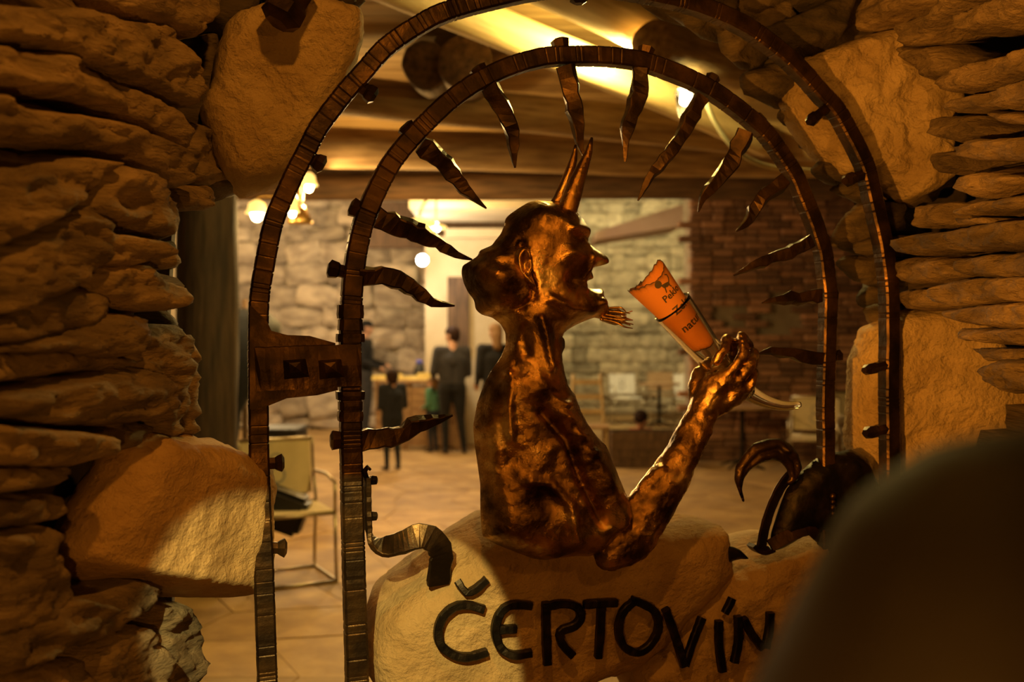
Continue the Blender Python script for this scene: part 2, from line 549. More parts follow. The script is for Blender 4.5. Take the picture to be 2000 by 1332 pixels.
def sweep(name, px, plane, w, dep, material, parent=None, off=0.0, step=9, rnd=0.05, seed=0, taper=None, twist=None, smooth=False, offs=None, chamfer=0.22, wob=0.0, hammer=0.0):
    """a forged bar: rectangular section (w across, dep along the plane normal, front face at off) along a picture path, hammered ring by ring"""
    rs = random.Random(seed)
    if offs is not None:
        path = catmull([(u, v, o * 1000) for (u, v), o in zip(px, offs)], step)
    else:
        path = [np.array([p[0], p[1], off * 1000]) for p in catmull(px, step)]
    pts = [plane.p(p[0], p[1], p[2] / 1000 - dep / 2) for p in path]
    notch = [0.0] * len(pts)
    if hammer:
        np_, nn_ = [], []
        i = 0
        while i < len(pts) - 1:
            np_.append(pts[i]); nn_.append(0.0)
            if rs.random() < hammer:
                a_, b_ = pts[i], pts[i + 1]
                np_ += [a_.lerp(b_, .25), a_.lerp(b_, .5)]; nn_ += [rs.uniform(.025, .06), 0.0]
            i += 1
        np_.append(pts[-1]); nn_.append(0.0)
        pts, notch = np_, nn_
    k = len(pts)
    V, Fc = [], []
    for i, p in enumerate(pts):
        s = i / (k - 1)
        t = (pts[min(i + 1, k - 1)] - pts[max(i - 1, 0)]).normalized()
        b = plane.n.cross(t).normalized()
        c = t.cross(b).normalized()
        if twist:
            a = twist(s)
            b, c = b * math.cos(a) + c * math.sin(a), c * math.cos(a) - b * math.sin(a)
        f = (taper(s) if taper else 1.0) * (1 - notch[i])
        hw = w / 2 * f * (1 + rs.uniform(-rnd, rnd)); hd = dep / 2 * f * (1 + rs.uniform(-rnd, rnd))
        pp = p + (b * rs.uniform(-wob, wob) + c * rs.uniform(-wob, wob)) * f
        ch = min(hw, hd) * chamfer
        for x, y in ((-hw, -hd + ch), (-hw, hd - ch), (-hw + ch, hd), (hw - ch, hd), (hw, hd - ch), (hw, -hd + ch), (hw - ch, -hd), (-hw + ch, -hd)):
            V.append(pp + b * x + c * y)
    n = 8
    for i in range(k - 1):
        for j in range(n):
            Fc.append((i * n + j, i * n + (j + 1) % n, (i + 1) * n + (j + 1) % n, (i + 1) * n + j))
    Fc.append(tuple(range(n))); Fc.append(tuple((k - 1) * n + j for j in range(n)))
    return fix_normals(mk(name, V, Fc, material, parent, smooth))

def bolt(name, p0, p1, r0, r1, material, parent, n=6, dome=0.15, flare=0.62):
    p0, p1 = Vector(p0), Vector(p1)
    d = p1 - p0
    pts = [p0, p0 + d * flare, p0 + d * (flare + 0.12), p1, p1 + d * dome]
    rr = [r0, r0, r0 * 1.25, r1, r1 * 0.55]
    V, Fc = tube_vf(pts, rr, n, up=Vector((0.2, 0.9, 0.3)))
    return fix_normals(mk(name, V, Fc, material, parent, smooth=False))

# unit stones shared by the background walls
def unit_stone(seed, sub=3, rough=0.10, squar=0.75):
    bm = bmesh.new()
    bmesh.ops.create_cube(bm, size=1.0)
    bmesh.ops.subdivide_edges(bm, edges=list(bm.edges), cuts=sub - 1, use_grid_fill=True)
    for v in bm.verts:
        p = v.co * 2
        s = p.normalized()
        m = max(abs(p.x), abs(p.y), abs(p.z))
        q = p * squar + s * (1 - squar) * m * 1.15
        q += s * noise.fractal(p * 1.3 + Vector((seed * 7.7, 0, 0)), 1.0, 2.0, 3) * rough
        v.co = q / 2
    me = bpy.data.meshes.new('stone_shape')
    bm.to_mesh(me); bm.free()
    me.polygons.foreach_set('use_smooth', [True] * len(me.polygons))
    return me
STONES = [unit_stone(i) for i in range(7)]
def stone_variants(material):
    out = []
    for m in STONES:
        c = m.copy(); c.materials.clear(); c.materials.append(material); out.append(c)
    return out
ST_SLATE, ST_HALL, ST_GREY = stone_variants(SLATE), stone_variants(HALLSTONE), stone_variants(ROCKGREY)

def put(name, mesh, loc, scale, rot, parent):
    o = bpy.data.objects.new(name, mesh)
    COL.objects.link(o)
    o.parent = parent
    o.location = Vector(loc) - origin_of(parent)
    o.scale = scale
    o.rotation_euler = rot
    return o

# ================================================================== STRUCTURE
def wall_box(name, material, x0, x1, y0, y1, z0, z1):
    V, Fc = box_vf(((x0 + x1) / 2, (y0 + y1) / 2, (z0 + z1) / 2), x1 - x0, y1 - y0, z1 - z0)
    o = mk(name, V, Fc, material, None, smooth=False)
    o['kind'] = 'structure'
    return o

# ---- floor with flagstones
floor = wall_box('floor', FLOORGROUT, -7, 8, -1.2, 22, -0.2, -0.004)
rs = random.Random(3)
cw, chh = 0.62, 0.55
gx = {}
def gpt(i, j):
    if (i, j) not in gx:
        gx[(i, j)] = (i * cw + (0.31 if j % 2 else 0) + rs.uniform(-.15, .15), 3.0 + j * chh + rs.uniform(-.13, .13))
    return gx[(i, j)]
cnt = 0
for j in range(0, 17):
    for i in range(-9, 9):
        q = [gpt(i, j), gpt(i + 1, j), gpt(i + 1, j + 1), gpt(i, j + 1)]
        mx = sum(p[0] for p in q) / 4; my = sum(p[1] for p in q) / 4
        uu = CX + F_PX * mx / my
        if uu < 280 or uu > 1560 or cnt > 290: continue
        cnt += 1
        sh = 0.985
        dz = rs.uniform(-.004, .003)
        top = [(mx + (p[0] - mx) * sh, my + (p[1] - my) * sh, dz) for p in q]
        rim = [(mx + (p[0] - mx) * (sh + .006), my + (p[1] - my) * (sh + .006), dz - 0.003) for p in q]
        bot = [(p[0], p[1], -0.03) for p in rim]
        V = top + rim + bot
        Fc = [(0, 1, 2, 3)] + [(4 + k, 4 + (k + 1) % 4, (k + 1) % 4, k) for k in range(4)] + [(8 + k, 8 + (k + 1) % 4, 4 + (k + 1) % 4, 4 + k) for k in range(4)]
        o = mk('flagstone', [Vector(v) - Vector((mx, my, 0)) for v in V], Fc, FLAG, None, smooth=False, local=True)
        o.parent = floor; o.location = Vector((mx, my, 0)) - origin_of(floor)

# ---- passage wall on the left: backing and stones
def passage_wall(name, plane, y0, y1, back, z1=3.0):
    def pt(y, z, off):
        t = (y - plane.o.y) / plane.x.y
        p = plane.o + plane.x * t + plane.n * off
        return Vector((p.x, p.y, z))
    V = [pt(y0, 0, -back), pt(y1, 0, -back), pt(y1, z1, -back), pt(y0, z1, -back)]
    V += [v - plane.n * 0.35 for v in V]
    Fc = [(0, 1, 2, 3), (7, 6, 5, 4), (0, 4, 5, 1), (1, 5, 6, 2), (2, 6, 7, 3), (3, 7, 4, 0)]
    o = fix_normals(mk(name, V, Fc, MORTAR, None, smooth=False))
    o['kind'] = 'structure'
    return o, pt

wall_left, lpt = passage_wall('wall_left', LEFT, -0.6, 1.95, 0.14)
wall_right, rpt = passage_wall('wall_right', RIGHT, -0.6, 1.95, 0.14)

def fill_wall(wall, plane, pt, y0, y1, z0, z1, off, seed, hmin=0.045, hmax=0.085, depth=0.16, skip=None):
    rs = random.Random(seed)
    z = z0
    ang = math.atan2(plane.x.y, plane.x.x)
    while z < z1:
        h = rs.uniform(hmin, hmax)
        y = y0
        while y < y1:
            L = rs.uniform(0.14, 0.42)
            c0 = pt(y + L / 2, z + h / 2, 0)
            cu = CX + F_PX * c0.x / c0.y if c0.y > .2 else -999; cv = 650 - (c0.z - CAM_H) * F_PX / max(c0.y, .2)
            if rs.random() < 0.93 and not (plane is LEFT and 60 < cu < 520 and 840 < cv < 1190) and not (plane is RIGHT and cu < 1835 and 50 < cv < 410) and not (plane is RIGHT and cu < 1960 and 595 < cv < 960):
                c = pt(y + L / 2, z + h / 2 + rs.uniform(-.01, .01), off + rs.uniform(-.035, .03) - depth / 2)
                put('stone', rs.choice(ST_SLATE), c, (L * 1.04, depth, h * 1.08), (rs.uniform(-.05, .05), rs.uniform(-.07, .07), ang + rs.uniform(-.08, .08)), wall)
            y += L
        z += h * 0.96
fill_wall(wall_left, LEFT, lpt, 0.75, 1.86, 0.55, 2.60, -0.075, 11)
fill_wall(wall_right, RIGHT, rpt, 1.30, 2.40, 0.85, 2.60, -0.095, 12)

LSTONES = [
    ([(-40, 5), (80, 18), (88, 55), (68, 98), (0, 82), (-40, 70)], .012, .03),
    ([(84, 22), (140, 13), (215, 40), (310, 45), (345, 90), (374, 150), (365, 215), (300, 182), (220, 152), (150, 122), (78, 88)], .02, .035),
    ([(215, -25), (412, -25), (395, 40), (378, 74), (340, 66), (280, 42), (236, 18)], .025, .03),
    ([(-40, 85), (50, 105), (110, 100), (170, 138), (280, 190), (330, 220), (355, 270), (358, 302), (330, 290), (250, 242), (140, 198), (0, 168), (-40, 150)], .012, .035),
    ([(-40, 175), (40, 213), (150, 224), (240, 245), (320, 280), (350, 320), (357, 350), (332, 372), (310, 360), (250, 322), (180, 292), (60, 282), (-40, 255)], .018, .035),
    ([(-40, 345), (40, 328), (130, 304), (198, 314), (152, 372), (80, 424), (0, 474), (-40, 490)], .03, .04),
    ([(198, 318), (262, 330), (312, 370), (302, 402), (262, 442), (180, 432), (148, 402)], .03, .03),
    ([(258, 392), (310, 374), (332, 395), (332, 442), (310, 472), (260, 452)], .035, .03),
    ([(-40, 505), (60, 442), (150, 388), (182, 450), (172, 512), (120, 562), (0, 612), (-40, 620)], .022, .045),
    ([(148, 424), (190, 450), (265, 465), (302, 464), (304, 502), (240, 522), (188, 516)], .04, .03),
    ([(290, 470), (342, 475), (350, 522), (300, 527)], .03, .02),
    ([(186, 522), (265, 514), (300, 540), (342, 560), (352, 602), (310, 607), (230, 602), (178, 572)], .035, .035),
    ([(-40, 630), (60, 582), (130, 558), (182, 575), (198, 612), (150, 642), (0, 672), (-40, 672)], .015, .035),
    ([(-40, 684), (100, 652), (200, 612), (267, 615), (257, 662), (252, 692), (190, 702), (120, 688), (-40, 690)], .03, .035),
    ([(-40, 694), (60, 684), (140, 677), (250, 700), (246, 722), (150, 724), (-40, 748)], .008, .02),
    ([(250, 640), (345, 634), (360, 650), (357, 760), (342, 850), (310, 862), (300, 800), (248, 712)], .02, .022),
    ([(354, 655), (376, 650), (385, 700), (382, 852), (356, 852)], -.01, .012),
    ([(-40, 775), (100, 744), (200, 724), (252, 714), (302, 740), (312, 792), (262, 822), (200, 832), (100, 832), (-40, 812)], .03, .045),
    ([(-40, 826), (100, 838), (202, 848), (198, 892), (130, 912), (-40, 908)], .045, .035),
    ([(-40, 912), (110, 905), (127, 920), (90, 952), (-40, 965)], .02, .025),
    ([(-40, 975), (106, 964), (112, 1012), (50, 1024), (-40, 1035)], .015, .03),
    ([(-40, 1045), (72, 1020), (84, 1082), (122, 1162), (60, 1215), (-40, 1245)], .012, .03),
    ([(-40, 1258), (130, 1162), (200, 1182), (265, 1130), (302, 1150), (282, 1192), (200, 1242), (90, 1278), (-40, 1332)], .03, .03),
    ([(150, 1400), (158, 1284), (200, 1240), (265, 1218), (302, 1280), (308, 1400)], .02, .04),
    ([(268, 1182), (350, 1175), (376, 1250), (376, 1292), (350, 1400), (300, 1400), (290, 1240)], .0, .03),
    ([(196, 806), (262, 822), (330, 846), (338, 880), (210, 880), (192, 850)], .0, .02),
    ([(352, 230), (402, 250), (432, 340), (427, 366), (350, 352), (338, 300)], -.02, .03),
    ([(333, 370), (402, 360), (417, 385), (402, 411), (343, 411)], -.01, .02),
    ([(-40, 1340), (60, 1300), (150, 1282), (148, 1400), (-40, 1420)], .0, .03),
]
for i, (poly, off, bl) in enumerate(LSTONES):
    rock('stone', poly, LEFT, off - bl * 0.5, 0.17, bl, SLATE, wall_left, step=8, round_px=18, rough=0.020, freq=13, seed=20 + i, aniso=2.6, smooth=2, jit=1.8, facet=.03)

RSTONES = [
    ([(1655, 20), (1700, -5), (1770, -40), (1850, -40), (1800, 10), (1740, 40), (1690, 64), (1660, 66)], .0, .03),
    ([(1762, 52), (1830, 20), (1890, -30), (1960, -40), (1920, -5), (1850, 40), (1800, 84), (1765, 90)], .02, .025),
    ([(1888, 28), (1935, 10), (2060, -30), (2060, 20), (1960, 52), (1900, 68), (1886, 56)], .03, .03),
    ([(1850, 158), (1880, 132), (1960, 112), (2060, 85), (2060, 140), (1950, 165), (1880, 182), (1855, 180)], .03, .03),
    ([(1856, 196), (1930, 182), (2060, 142), (2060, 196), (1960, 208), (1880, 220), (1858, 218)], .04, .028),
    ([(1925, 216), (2060, 222), (2060, 250), (1960, 238)], .012, .02),
    ([(1880, 286), (1910, 272), (2060, 268), (2060, 316), (1950, 312), (1900, 312), (1884, 302)], .04, .03),
    ([(1880, 345), (1930, 336), (1996, 345), (1990, 358), (1950, 372), (1900, 384), (1882, 374)], .035, .025),
    ([(1868, 408), (1920, 394), (2060, 374), (2060, 398), (1960, 410), (1900, 420), (1872, 420)], .03, .022),
    ([(1866, 426), (1926, 426), (1922, 436), (1870, 436)], .025, .012),
    ([(1762, 468), (1790, 458), (1850, 452), (1940, 436), (2060, 424), (2060, 482), (1940, 488), (1850, 490), (1790, 498), (1764, 494)], .03, .035),
    ([(1768, 506), (1800, 502), (1872, 506), (1882, 540), (1800, 556), (1770, 550)], -.015, .03),
    ([(1880, 505), (1940, 498), (2060, 490), (2060, 540), (1960, 542), (1890, 538)], .005, .025),
    ([(1832, 560), (1880, 546), (2060, 538), (2060, 592), (1960, 588), (1870, 600), (1836, 590)], .02, .03),
    ([(1856, 606), (1930, 594), (2060, 590), (2060, 642), (1960, 640), (1890, 632), (1860, 624)], .025, .03),
    ([(1876, 640), (1960, 644), (2060, 640), (2060, 674), (1960, 672), (1885, 664)], .02, .022),
    ([(1936, 716), (1970, 700), (2060, 708), (2060, 762), (1980, 768), (1942, 748)], .01, .03),
    ([(1760, 88), (1840, 92), (1860, 120), (1845, 150), (1822, 160), (1790, 130)], -.02, .03),
    ([(1826, 230), (1915, 225), (1930, 262), (1880, 278), (1830, 268)], -.015, .025),
    ([(1826, 300), (1872, 296), (1876, 330), (1830, 338)], -.02, .02),
    ([(1800, 400), (1860, 396), (1862, 440), (1790, 444)], -.015, .025),
    ([(1760, 570), (1830, 562), (1832, 600), (1770, 604)], -.015, .02),
    ([(1900, 680), (2000, 682), (2000, 702), (1930, 706)], -.005, .015),
]
for i, (poly, off, bl) in enumerate(RSTONES):
    rock('stone', poly, RIGHT, off - bl * 0.4, 0.16, bl, SLATE, wall_right, step=6, round_px=10, rough=0.016, freq=15, seed=60 + i, aniso=2.6, smooth=1, jit=1.8, facet=.025)

# ---- the wall that carries the gate: backing slabs and the ragged stones of the arch
wall_front = slab('wall_front', [(60, -500), (640, -500), (660, -260), (600, -30), (480, 20), (440, 345), (340, 375), (325, 640), (340, 880), (320, 2200), (60, 2200)], GATE, -0.27, 0.22, MORTAR, None, 'structure')
slab('arch_backing', [(1230, -500), (1285, -60), (1330, 10), (1440, 90), (1540, 190), (1640, 345), (1705, 470), (1745, 600), (1752, 900), (1752, 2200), (2350, 2200), (2350, -500)], GATE, -0.27, 0.22, MORTAR, wall_front, bdir=(.6, .8, 0))
slab('lintel', [(560, -700), (1300, -700), (1290, -260), (640, -260)], GATE, -0.27, 0.22, MORTAR, wall_front)
ASTONES = [
    ([(1243, -60), (1248, 6), (1262, 22), (1285, 14), (1300, 30), (1330, 34), (1336, 52), (1362, 62), (1380, 48), (1412, 56), (1440, 20), (1440, -60)], -.16),
    ([(1395, 60), (1412, 108), (1440, 116), (1452, 96), (1500, 66), (1560, 40), (1540, -20), (1450, -40), (1420, 10)], -.19),
    ([(1442, 152), (1455, 138), (1500, 128), (1560, 100), (1580, 130), (1555, 178), (1490, 192), (1452, 186)], -.18),
    ([(1512, 222), (1550, 196), (1590, 170), (1640, 190), (1620, 240), (1560, 240), (1530, 246)], -.22),
    ([(1548, 252), (1590, 226), (1640, 240), (1650, 290), (1600, 300), (1560, 290)], -.24),
    ([(1578, 330), (1605, 312), (1660, 318), (1690, 345), (1640, 352), (1592, 350)], -.17),
    ([(1614, 372), (1650, 352), (1720, 350), (1720, 392), (1660, 388)], -.19),
    ([(1618, 470), (1640, 430), (1672, 398), (1760, 392), (1770, 450), (1700, 470), (1640, 484)], -.15),
    ([(1613, 474), (1630, 462), (1700, 456), (1700, 488), (1640, 490)], -.21),
    ([(1664, 478), (1690, 464), (1770, 458), (1772, 498), (1700, 500), (1670, 496)], -.13),
    ([(1628, 512), (1650, 500), (1760, 496), (1770, 548), (1700, 556), (1660, 546)], -.17),
    ([(1668, 578), (1690, 556), (1770, 548), (1770, 600), (1700, 604), (1676, 598)], -.22),
    ([(1680, 602), (1700, 594), (1770, 598), (1770, 650), (1700, 640)], -.13),
    ([(1480, 60), (1600, 10), (1680, -30), (1660, 30), (1640, 80), (1560, 104), (1500, 100)], -.13),
    ([(1560, -60), (1700, -60), (1680, -20), (1600, 15), (1540, 10)], -.15),
    ([(1440, -60), (1560, -60), (1540, 0), (1460, 40), (1440, 20)], -.17),
    ([(1640, 80), (1700, 40), (1780, 60), (1800, 140), (1720, 110), (1660, 110)], -.20),
    ([(1690, 660), (1760, 640), (1780, 760), (1760, 900), (1700, 900), (1685, 780)], -.21),
]
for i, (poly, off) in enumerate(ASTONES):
    rock('stone', poly, GATE, off, 0.20, .03, SHADED_SLATE, wall_front, step=9, round_px=18, rough=0.014, freq=18, seed=100 + i, aniso=2.0, smooth=1, jit=1.6, facet=.012, bdir=(.62, .78, 0))
BSTONES = [
    ([(300, 90), (430, 60), (425, 200), (395, 300), (340, 330), (300, 260)], -.20),
    ([(400, -60), (520, -60), (500, 30), (440, 70), (405, 40)], -.16),
    ([(520, -60), (640, -60), (690, -25), (700, 12), (640, 6), (590, 0), (520, 10)], -.14),
    ([(420, 300), (470, 300), (470, 362), (400, 372), (330, 366), (350, 320)], -.19),
    ([(640, -60), (720, -60), (716, 4), (690, 14)], -.2),
    ([(280, 470), (345, 470), (345, 515), (290, 520)], -.2),
    ([(230, 560), (330, 610), (345, 640), (250, 640)], -.2),
]
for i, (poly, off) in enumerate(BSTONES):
    rock('stone', poly, GATE, off, 0.20, .03, SHADED_SLATE, wall_front, step=10, round_px=18, rough=0.014, freq=18, seed=140 + i, aniso=2.0, smooth=1, jit=1.6)

# ---- hall: back walls
def stone_face(wall, variants, y, x0, x1, z0, z1, lw, hh, seed, proud=0.04, gap=0.97, hole=None, jitrot=0.05, maxn=300):
    rs = random.Random(seed)
    z = z0; n = 0
    while z < z1:
        h = rs.uniform(*hh)
        x = x0 - rs.uniform(0, lw[1])
        while x < x1:
            L = rs.uniform(*lw)
            cx, cz = x + L / 2, z + h / 2
            if cx > x0 and cx < x1 and n < maxn and not (hole and hole(cx, cz)):
                put('stone', rs.choice(variants), (cx, y + 0.08 - rs.uniform(0, proud), cz), (L * gap * 1.06, 0.22, h * gap * 1.06), (rs.uniform(-jitrot, jitrot), rs.uniform(-jitrot, jitrot) * 1.6, rs.uniform(-jitrot, jitrot)), wall)
                n += 1
            x += L
        z += h

wall_back = wall_box('wall_back', PLASTER, -6.0, -0.55, 16.6, 17.0, 0, 4.4)
stone_face(wall_back, ST_GREY, 16.55, -5.2, -0.7, 0.0, 4.2, (0.34, 0.75), (0.22, 0.42), 31, proud=0.14, jitrot=0.12)
wall_far = wall_box('wall_far', PLASTER, -0.55, 6.0, 19.6, 20.0, 0, 4.6)
stone_face(wall_far, ST_HALL, 19.55, 0.9, 4.2, 0.0, 4.3, (0.26, 0.55), (0.16, 0.30), 32, proud=0.10)
# plaster jamb, ledge and dark gallery in the middle of the back wall
wall_jamb = wall_box('wall_jamb', PLASTER, -1.25, 0.25, 14.3, 14.7, 0, 2.98)
trim_1 = wall_box('trim_1', PLASTER, -0.95, 0.3, 14.12, 14.5, 2.95, 3.08)
trim_2 = wall_box('trim_2', DARKWOOD, -0.92, -0.62, 14.2, 14.3, 1.4, 2.4)
wall_gallery = wall_box('wall_gallery', DARKWOOD, -2.3, 0.6, 15.2, 15.4, 2.9, 3.6)
wall_vault = wall_box('wall_vault', PLASTER, -1.3, 0.85, 12.6, 14.2, 3.18, 3.42)
# tilted pink vault strip
V = [at(1165, 452, 15), at(1335, 398, 15), at(1335, 440, 15), at(1165, 468, 15)]
V += [v + Vector((0, 1.2, 0)) for v in V]
o = fix_normals(mk('wall_vault_rib', V, [(0, 1, 2, 3), (7, 6, 5, 4), (0, 4, 5, 1), (1, 5, 6, 2), (2, 6, 7, 3), (3, 7, 4, 0)], PINKPLASTER, None, False)); o['kind'] = 'structure'
wall_side = wall_box('wall_side', PLASTER, -6.4, -6.0, 2.6, 17, 0, 4.4)
wall_right_hall = wall_box('wall_hall_side', MORTAR, 5.6, 6.0, 2.8, 20, 0, 4.4)
ceiling_far = wall_box('ceiling_hall', PLASTER, -6.4, 6.0, 9.8, 20, 4.4, 4.6)

# ---- brick wall on the right of the hall
wall_brick = wall_box('wall_brick', BRICKMORTAR, 2.25, 5.6, 12.5, 13.0, 0, 4.4)
bv, bf = box_vf((0, 0, 0), 1, 1, 1)
bm = bmesh.new()
vs = [bm.verts.new(v) for v in bv]
for f in bf: bm.faces.new([vs[i] for i in f])
bmesh.ops.bevel(bm, geom=list(bm.edges), offset=0.07, segments=1, affect='EDGES')
brick_me = bpy.data.meshes.new('brick_shape'); bm.to_mesh(brick_me); bm.free()
brick_me.materials.append(BRICK)
rs = random.Random(5)
spots = []
row = 0; z = 0.0
while z < 3.6:
    x = 2.22 - (0.14 if row % 2 else 0)
    while x < 4.9:
        L = rs.choice((0.26, 0.27, 0.27, 0.14))
        cz = z + 0.042
        u = CX + F_PX * (x + L / 2) / 12.4; v = 650 - (cz - 1.6) * F_PX / 12.4
        niche = (1488 < u < 1560 and 572 < v < 655) or (1395 < u < 1450 and 598 < v < 645)
        if x + L / 2 > 2.2 and not niche: spots.append((x + L / 2, cz, L))
        x += L + 0.012
    z += 0.088; row += 1
spots.sort(key=lambda s: (s[1] - 1.9) ** 2 + (s[0] - 3.0) ** 2 * 1.4)
for x, z, L in spots[:300]:
    put('brick', brick_me, (x, 12.47 - rs.uniform(0, .03), z), (L, 0.12, 0.076), (0, rs.uniform(-.02, .02), rs.uniform(-.03, .03)), wall_brick)
parts = [box_vf((x, 12.48, z), L, 0.1, 0.074) for x, z, L in spots[300:]]
V, Fc = join_vf(parts)
o = mk('brickwork', V, Fc, BRICK, wall_brick, smooth=False); o['kind'] = 'stuff'

# ---- ceiling: planks, beams
ceiling = wall_box('ceiling', DARKWOOD, -6.4, 6.0, 2.7, 9.8, 3.40, 3.55)
rs = random.Random(9)
y = 3.0
while y < 9.6:
    w = rs.uniform(0.16, 0.24)
    V, Fc = box_vf((0, y + w / 2, 3.375), 9.0, w - 0.012, 0.04)
    mk('plank', V, Fc, PLANKWOOD, ceiling, smooth=False)
    y += w

def log(name, p0, p1, r, material, parent, seed=0, n=18, r1=None, rough=0.06, endmat=None):
    """a rough round log; local Z runs along it"""
    p0, p1 = Vector(p0), Vector(p1)
    L = (p1 - p0).length
    r1 = r1 or r
    k = max(6, int(L / 0.14))
    V, Fc = [], []
    for i in range(k + 1):
        s = i / k
        cx, cy = noise.noise(Vector((s * 2.0, seed, 0))) * r * 0.18, noise.noise(Vector((s * 2.0, seed, 9))) * r * 0.18
        for j in range(n):
            a = 2 * math.pi * j / n
            q = Vector((math.cos(a) * 0.9, math.sin(a) * 0.9, s * L * 0.8 + seed * 5))
            rr = (r + (r1 - r) * s) * (1 + noise.fractal(q, 0.9, 2, 3) * rough * 1.6)
            V.append(Vector((cx + rr * math.cos(a), cy + rr * math.sin(a), s * L)))
    for i in range(k):
        for j in range(n):
            Fc.append((i * n + j, i * n + (j + 1) % n, (i + 1) * n + (j + 1) % n, (i + 1) * n + j))
    nb = len(Fc)
    # sawn ends, slightly rounded
    for e, zz, sg in ((0, 0.0, -1), (k, L, 1)):
        ring = [len(V) + j for j in range(n)]
        for j in range(n):
            b = V[e * n + j]
            V.append(Vector((b.x * 0.9, b.y * 0.9, zz + sg * 0.012)))
        for j in range(n):
            Fc.append((e * n + j, e * n + (j + 1) % n, ring[(j + 1) % n], ring[j]))
        Fc.append(tuple(ring))
    o = mk(name, V, Fc, material, None, True, local=True)
    fix_normals(o)
    q = Vector((0, 0, 1)).rotation_difference((p1 - p0).normalized())
    o.rotation_mode = 'QUATERNION'; o.rotation_quaternion = q
    o.location = p0
    if parent is not None:
        o.parent = parent; o.location = p0 - origin_of(parent)
    return o

log('beam', at(430, 160, 6.1), at(1640, 285, 6.6), .125, LOGWOOD, ceiling, 1)
log('beam', at(430, 285, 7.3), at(1640, 310, 7.6), .15, LOGWOOD, ceiling, 2)
log('beam', at(300, 366, 9.4), at(1640, 366, 9.5), .12, DARKWOOD, ceiling, 3)
log('beam', at(300, 328, 9.7), at(1640, 322, 9.7), .10, DARKWOOD, ceiling, 8)
log('beam', at(690, -70, 4.3), at(1500, 275, 6.3), .10, LITWOOD, ceiling, 4)
log('beam', at(985, -95, 4.2), at(1470, 150, 5.6), .15, LITWOOD, ceiling, 5)
log('beam', at(1276, 86, 4.5), at(1452, 140, 5.5), .110, LOGWOOD, ceiling, 6)
log('beam', at(832, 128, 5.5), at(870, 190, 7.5), .135, DARKWOOD, ceiling, 7)
log('beam', at(908, 122, 5.4), at(930, 190, 7.5), .150, DARKWOOD, ceiling, 10)
# facing lintel that closes the low ceiling towards the high back hall
lintel_hall = wall_box('trim_lintel', DARKWOOD, -6.4, 6.0, 9.75, 9.9, 2.98, 4.45)

# ---- timber post
p = at(403, 900, 6.25)
post = log('timber_post', (p.x, 6.25, 0.0), (p.x + 0.01, 6.25, 3.35), .195, DARKWOOD, None, 21, n=22, r1=.18, rough=.08)
post.data.materials[0] = mat('shaded_timber', (0.018, 0.010, 0.006), (0.060, 0.034, 0.018), rough=0.8, scale=6, stretch=(5, 5, 0.5), bump=0.5, bscale=9, bdist=0.02)  # dark wood darkened again: shade of the backlit post put into the colour
setp(post, 'dark rough timber post standing behind the left stone jamb', 'post')

# ================================================================== BOULDERS
BLP = Plane((-0.535, 2.08, 0), (0.198, 0.48, 0))
def boulder(label, poly, off, thick, bulge, seed, plane=GATE, **kw):
    o = rock('boulder', poly, plane, off, thick, bulge, kw.pop('material', BOULDER), None, seed=seed, **kw)
    return setp(o, label, 'boulder', 'boulders set around the gate')

boulder('large pale boulder wedged under the top left of the outer arch', [(468, 28), (540, 10), (600, -8), (650, 12), (702, 30), (709, 62), (700, 112), (668, 182), (622, 262), (566, 338), (528, 358), (470, 366), (440, 344), (418, 300), (396, 242), (390, 208), (410, 168), (426, 92), (444, 44)],
        -.135, .22, .075, 201, step=7, round_px=46, rough=.010, freq=13, facet=.02, tilt=(.05, -.12))
boulder('large rough boulder behind the right shoulder of the outer arch', [(1556, 112), (1640, 88), (1700, 68), (1736, 70), (1762, 110), (1792, 130), (1813, 165), (1821, 212), (1809, 262), (1826, 332), (1820, 352), (1790, 386), (1747, 398), (1734, 380), (1700, 352), (1640, 342), (1600, 292), (1566, 236), (1550, 180)],
        -.135, .20, .085, 202, bdir=(.5, .86, 0), step=6, round_px=34, rough=.018, freq=20, facet=.02, tilt=(.50, -.10))
boulder('smooth boulder with flat underside beside the lower left gate bar', [(205, 866), (270, 842), (330, 858), (400, 864), (452, 880), (490, 900), (497, 935), (500, 1010), (506, 1080), (510, 1148), (482, 1174), (400, 1177), (300, 1172), (180, 1152), (118, 1112), (110, 1070), (130, 1020), (165, 960), (188, 905)],
        -.03, .26, .085, 203, plane=BLP, bdir=(-.45, .9, 0), step=7, round_px=60, rough=.008, freq=12, facet=.015, tilt=(.02, -.10), material=SANDSTONE, feat=lambda P: -np.clip(P[:, 1] - (1088 + (P[:, 0] - 115) * .16), 0, 200) * PXM * 1.9)
boulder('tall pointed boulder right of the outer gate bar', [(1684, 700), (1700, 640), (1752, 612), (1800, 604), (1842, 602), (1872, 622), (1902, 672), (1952, 756), (1946, 810), (1890, 900), (1800, 960), (1700, 930), (1683, 860)],
        -.075, .24, .075, 204, bdir=(.55, .83, 0), step=7, round_px=30, rough=.014, freq=15, facet=.03, tilt=(.55, -.10))
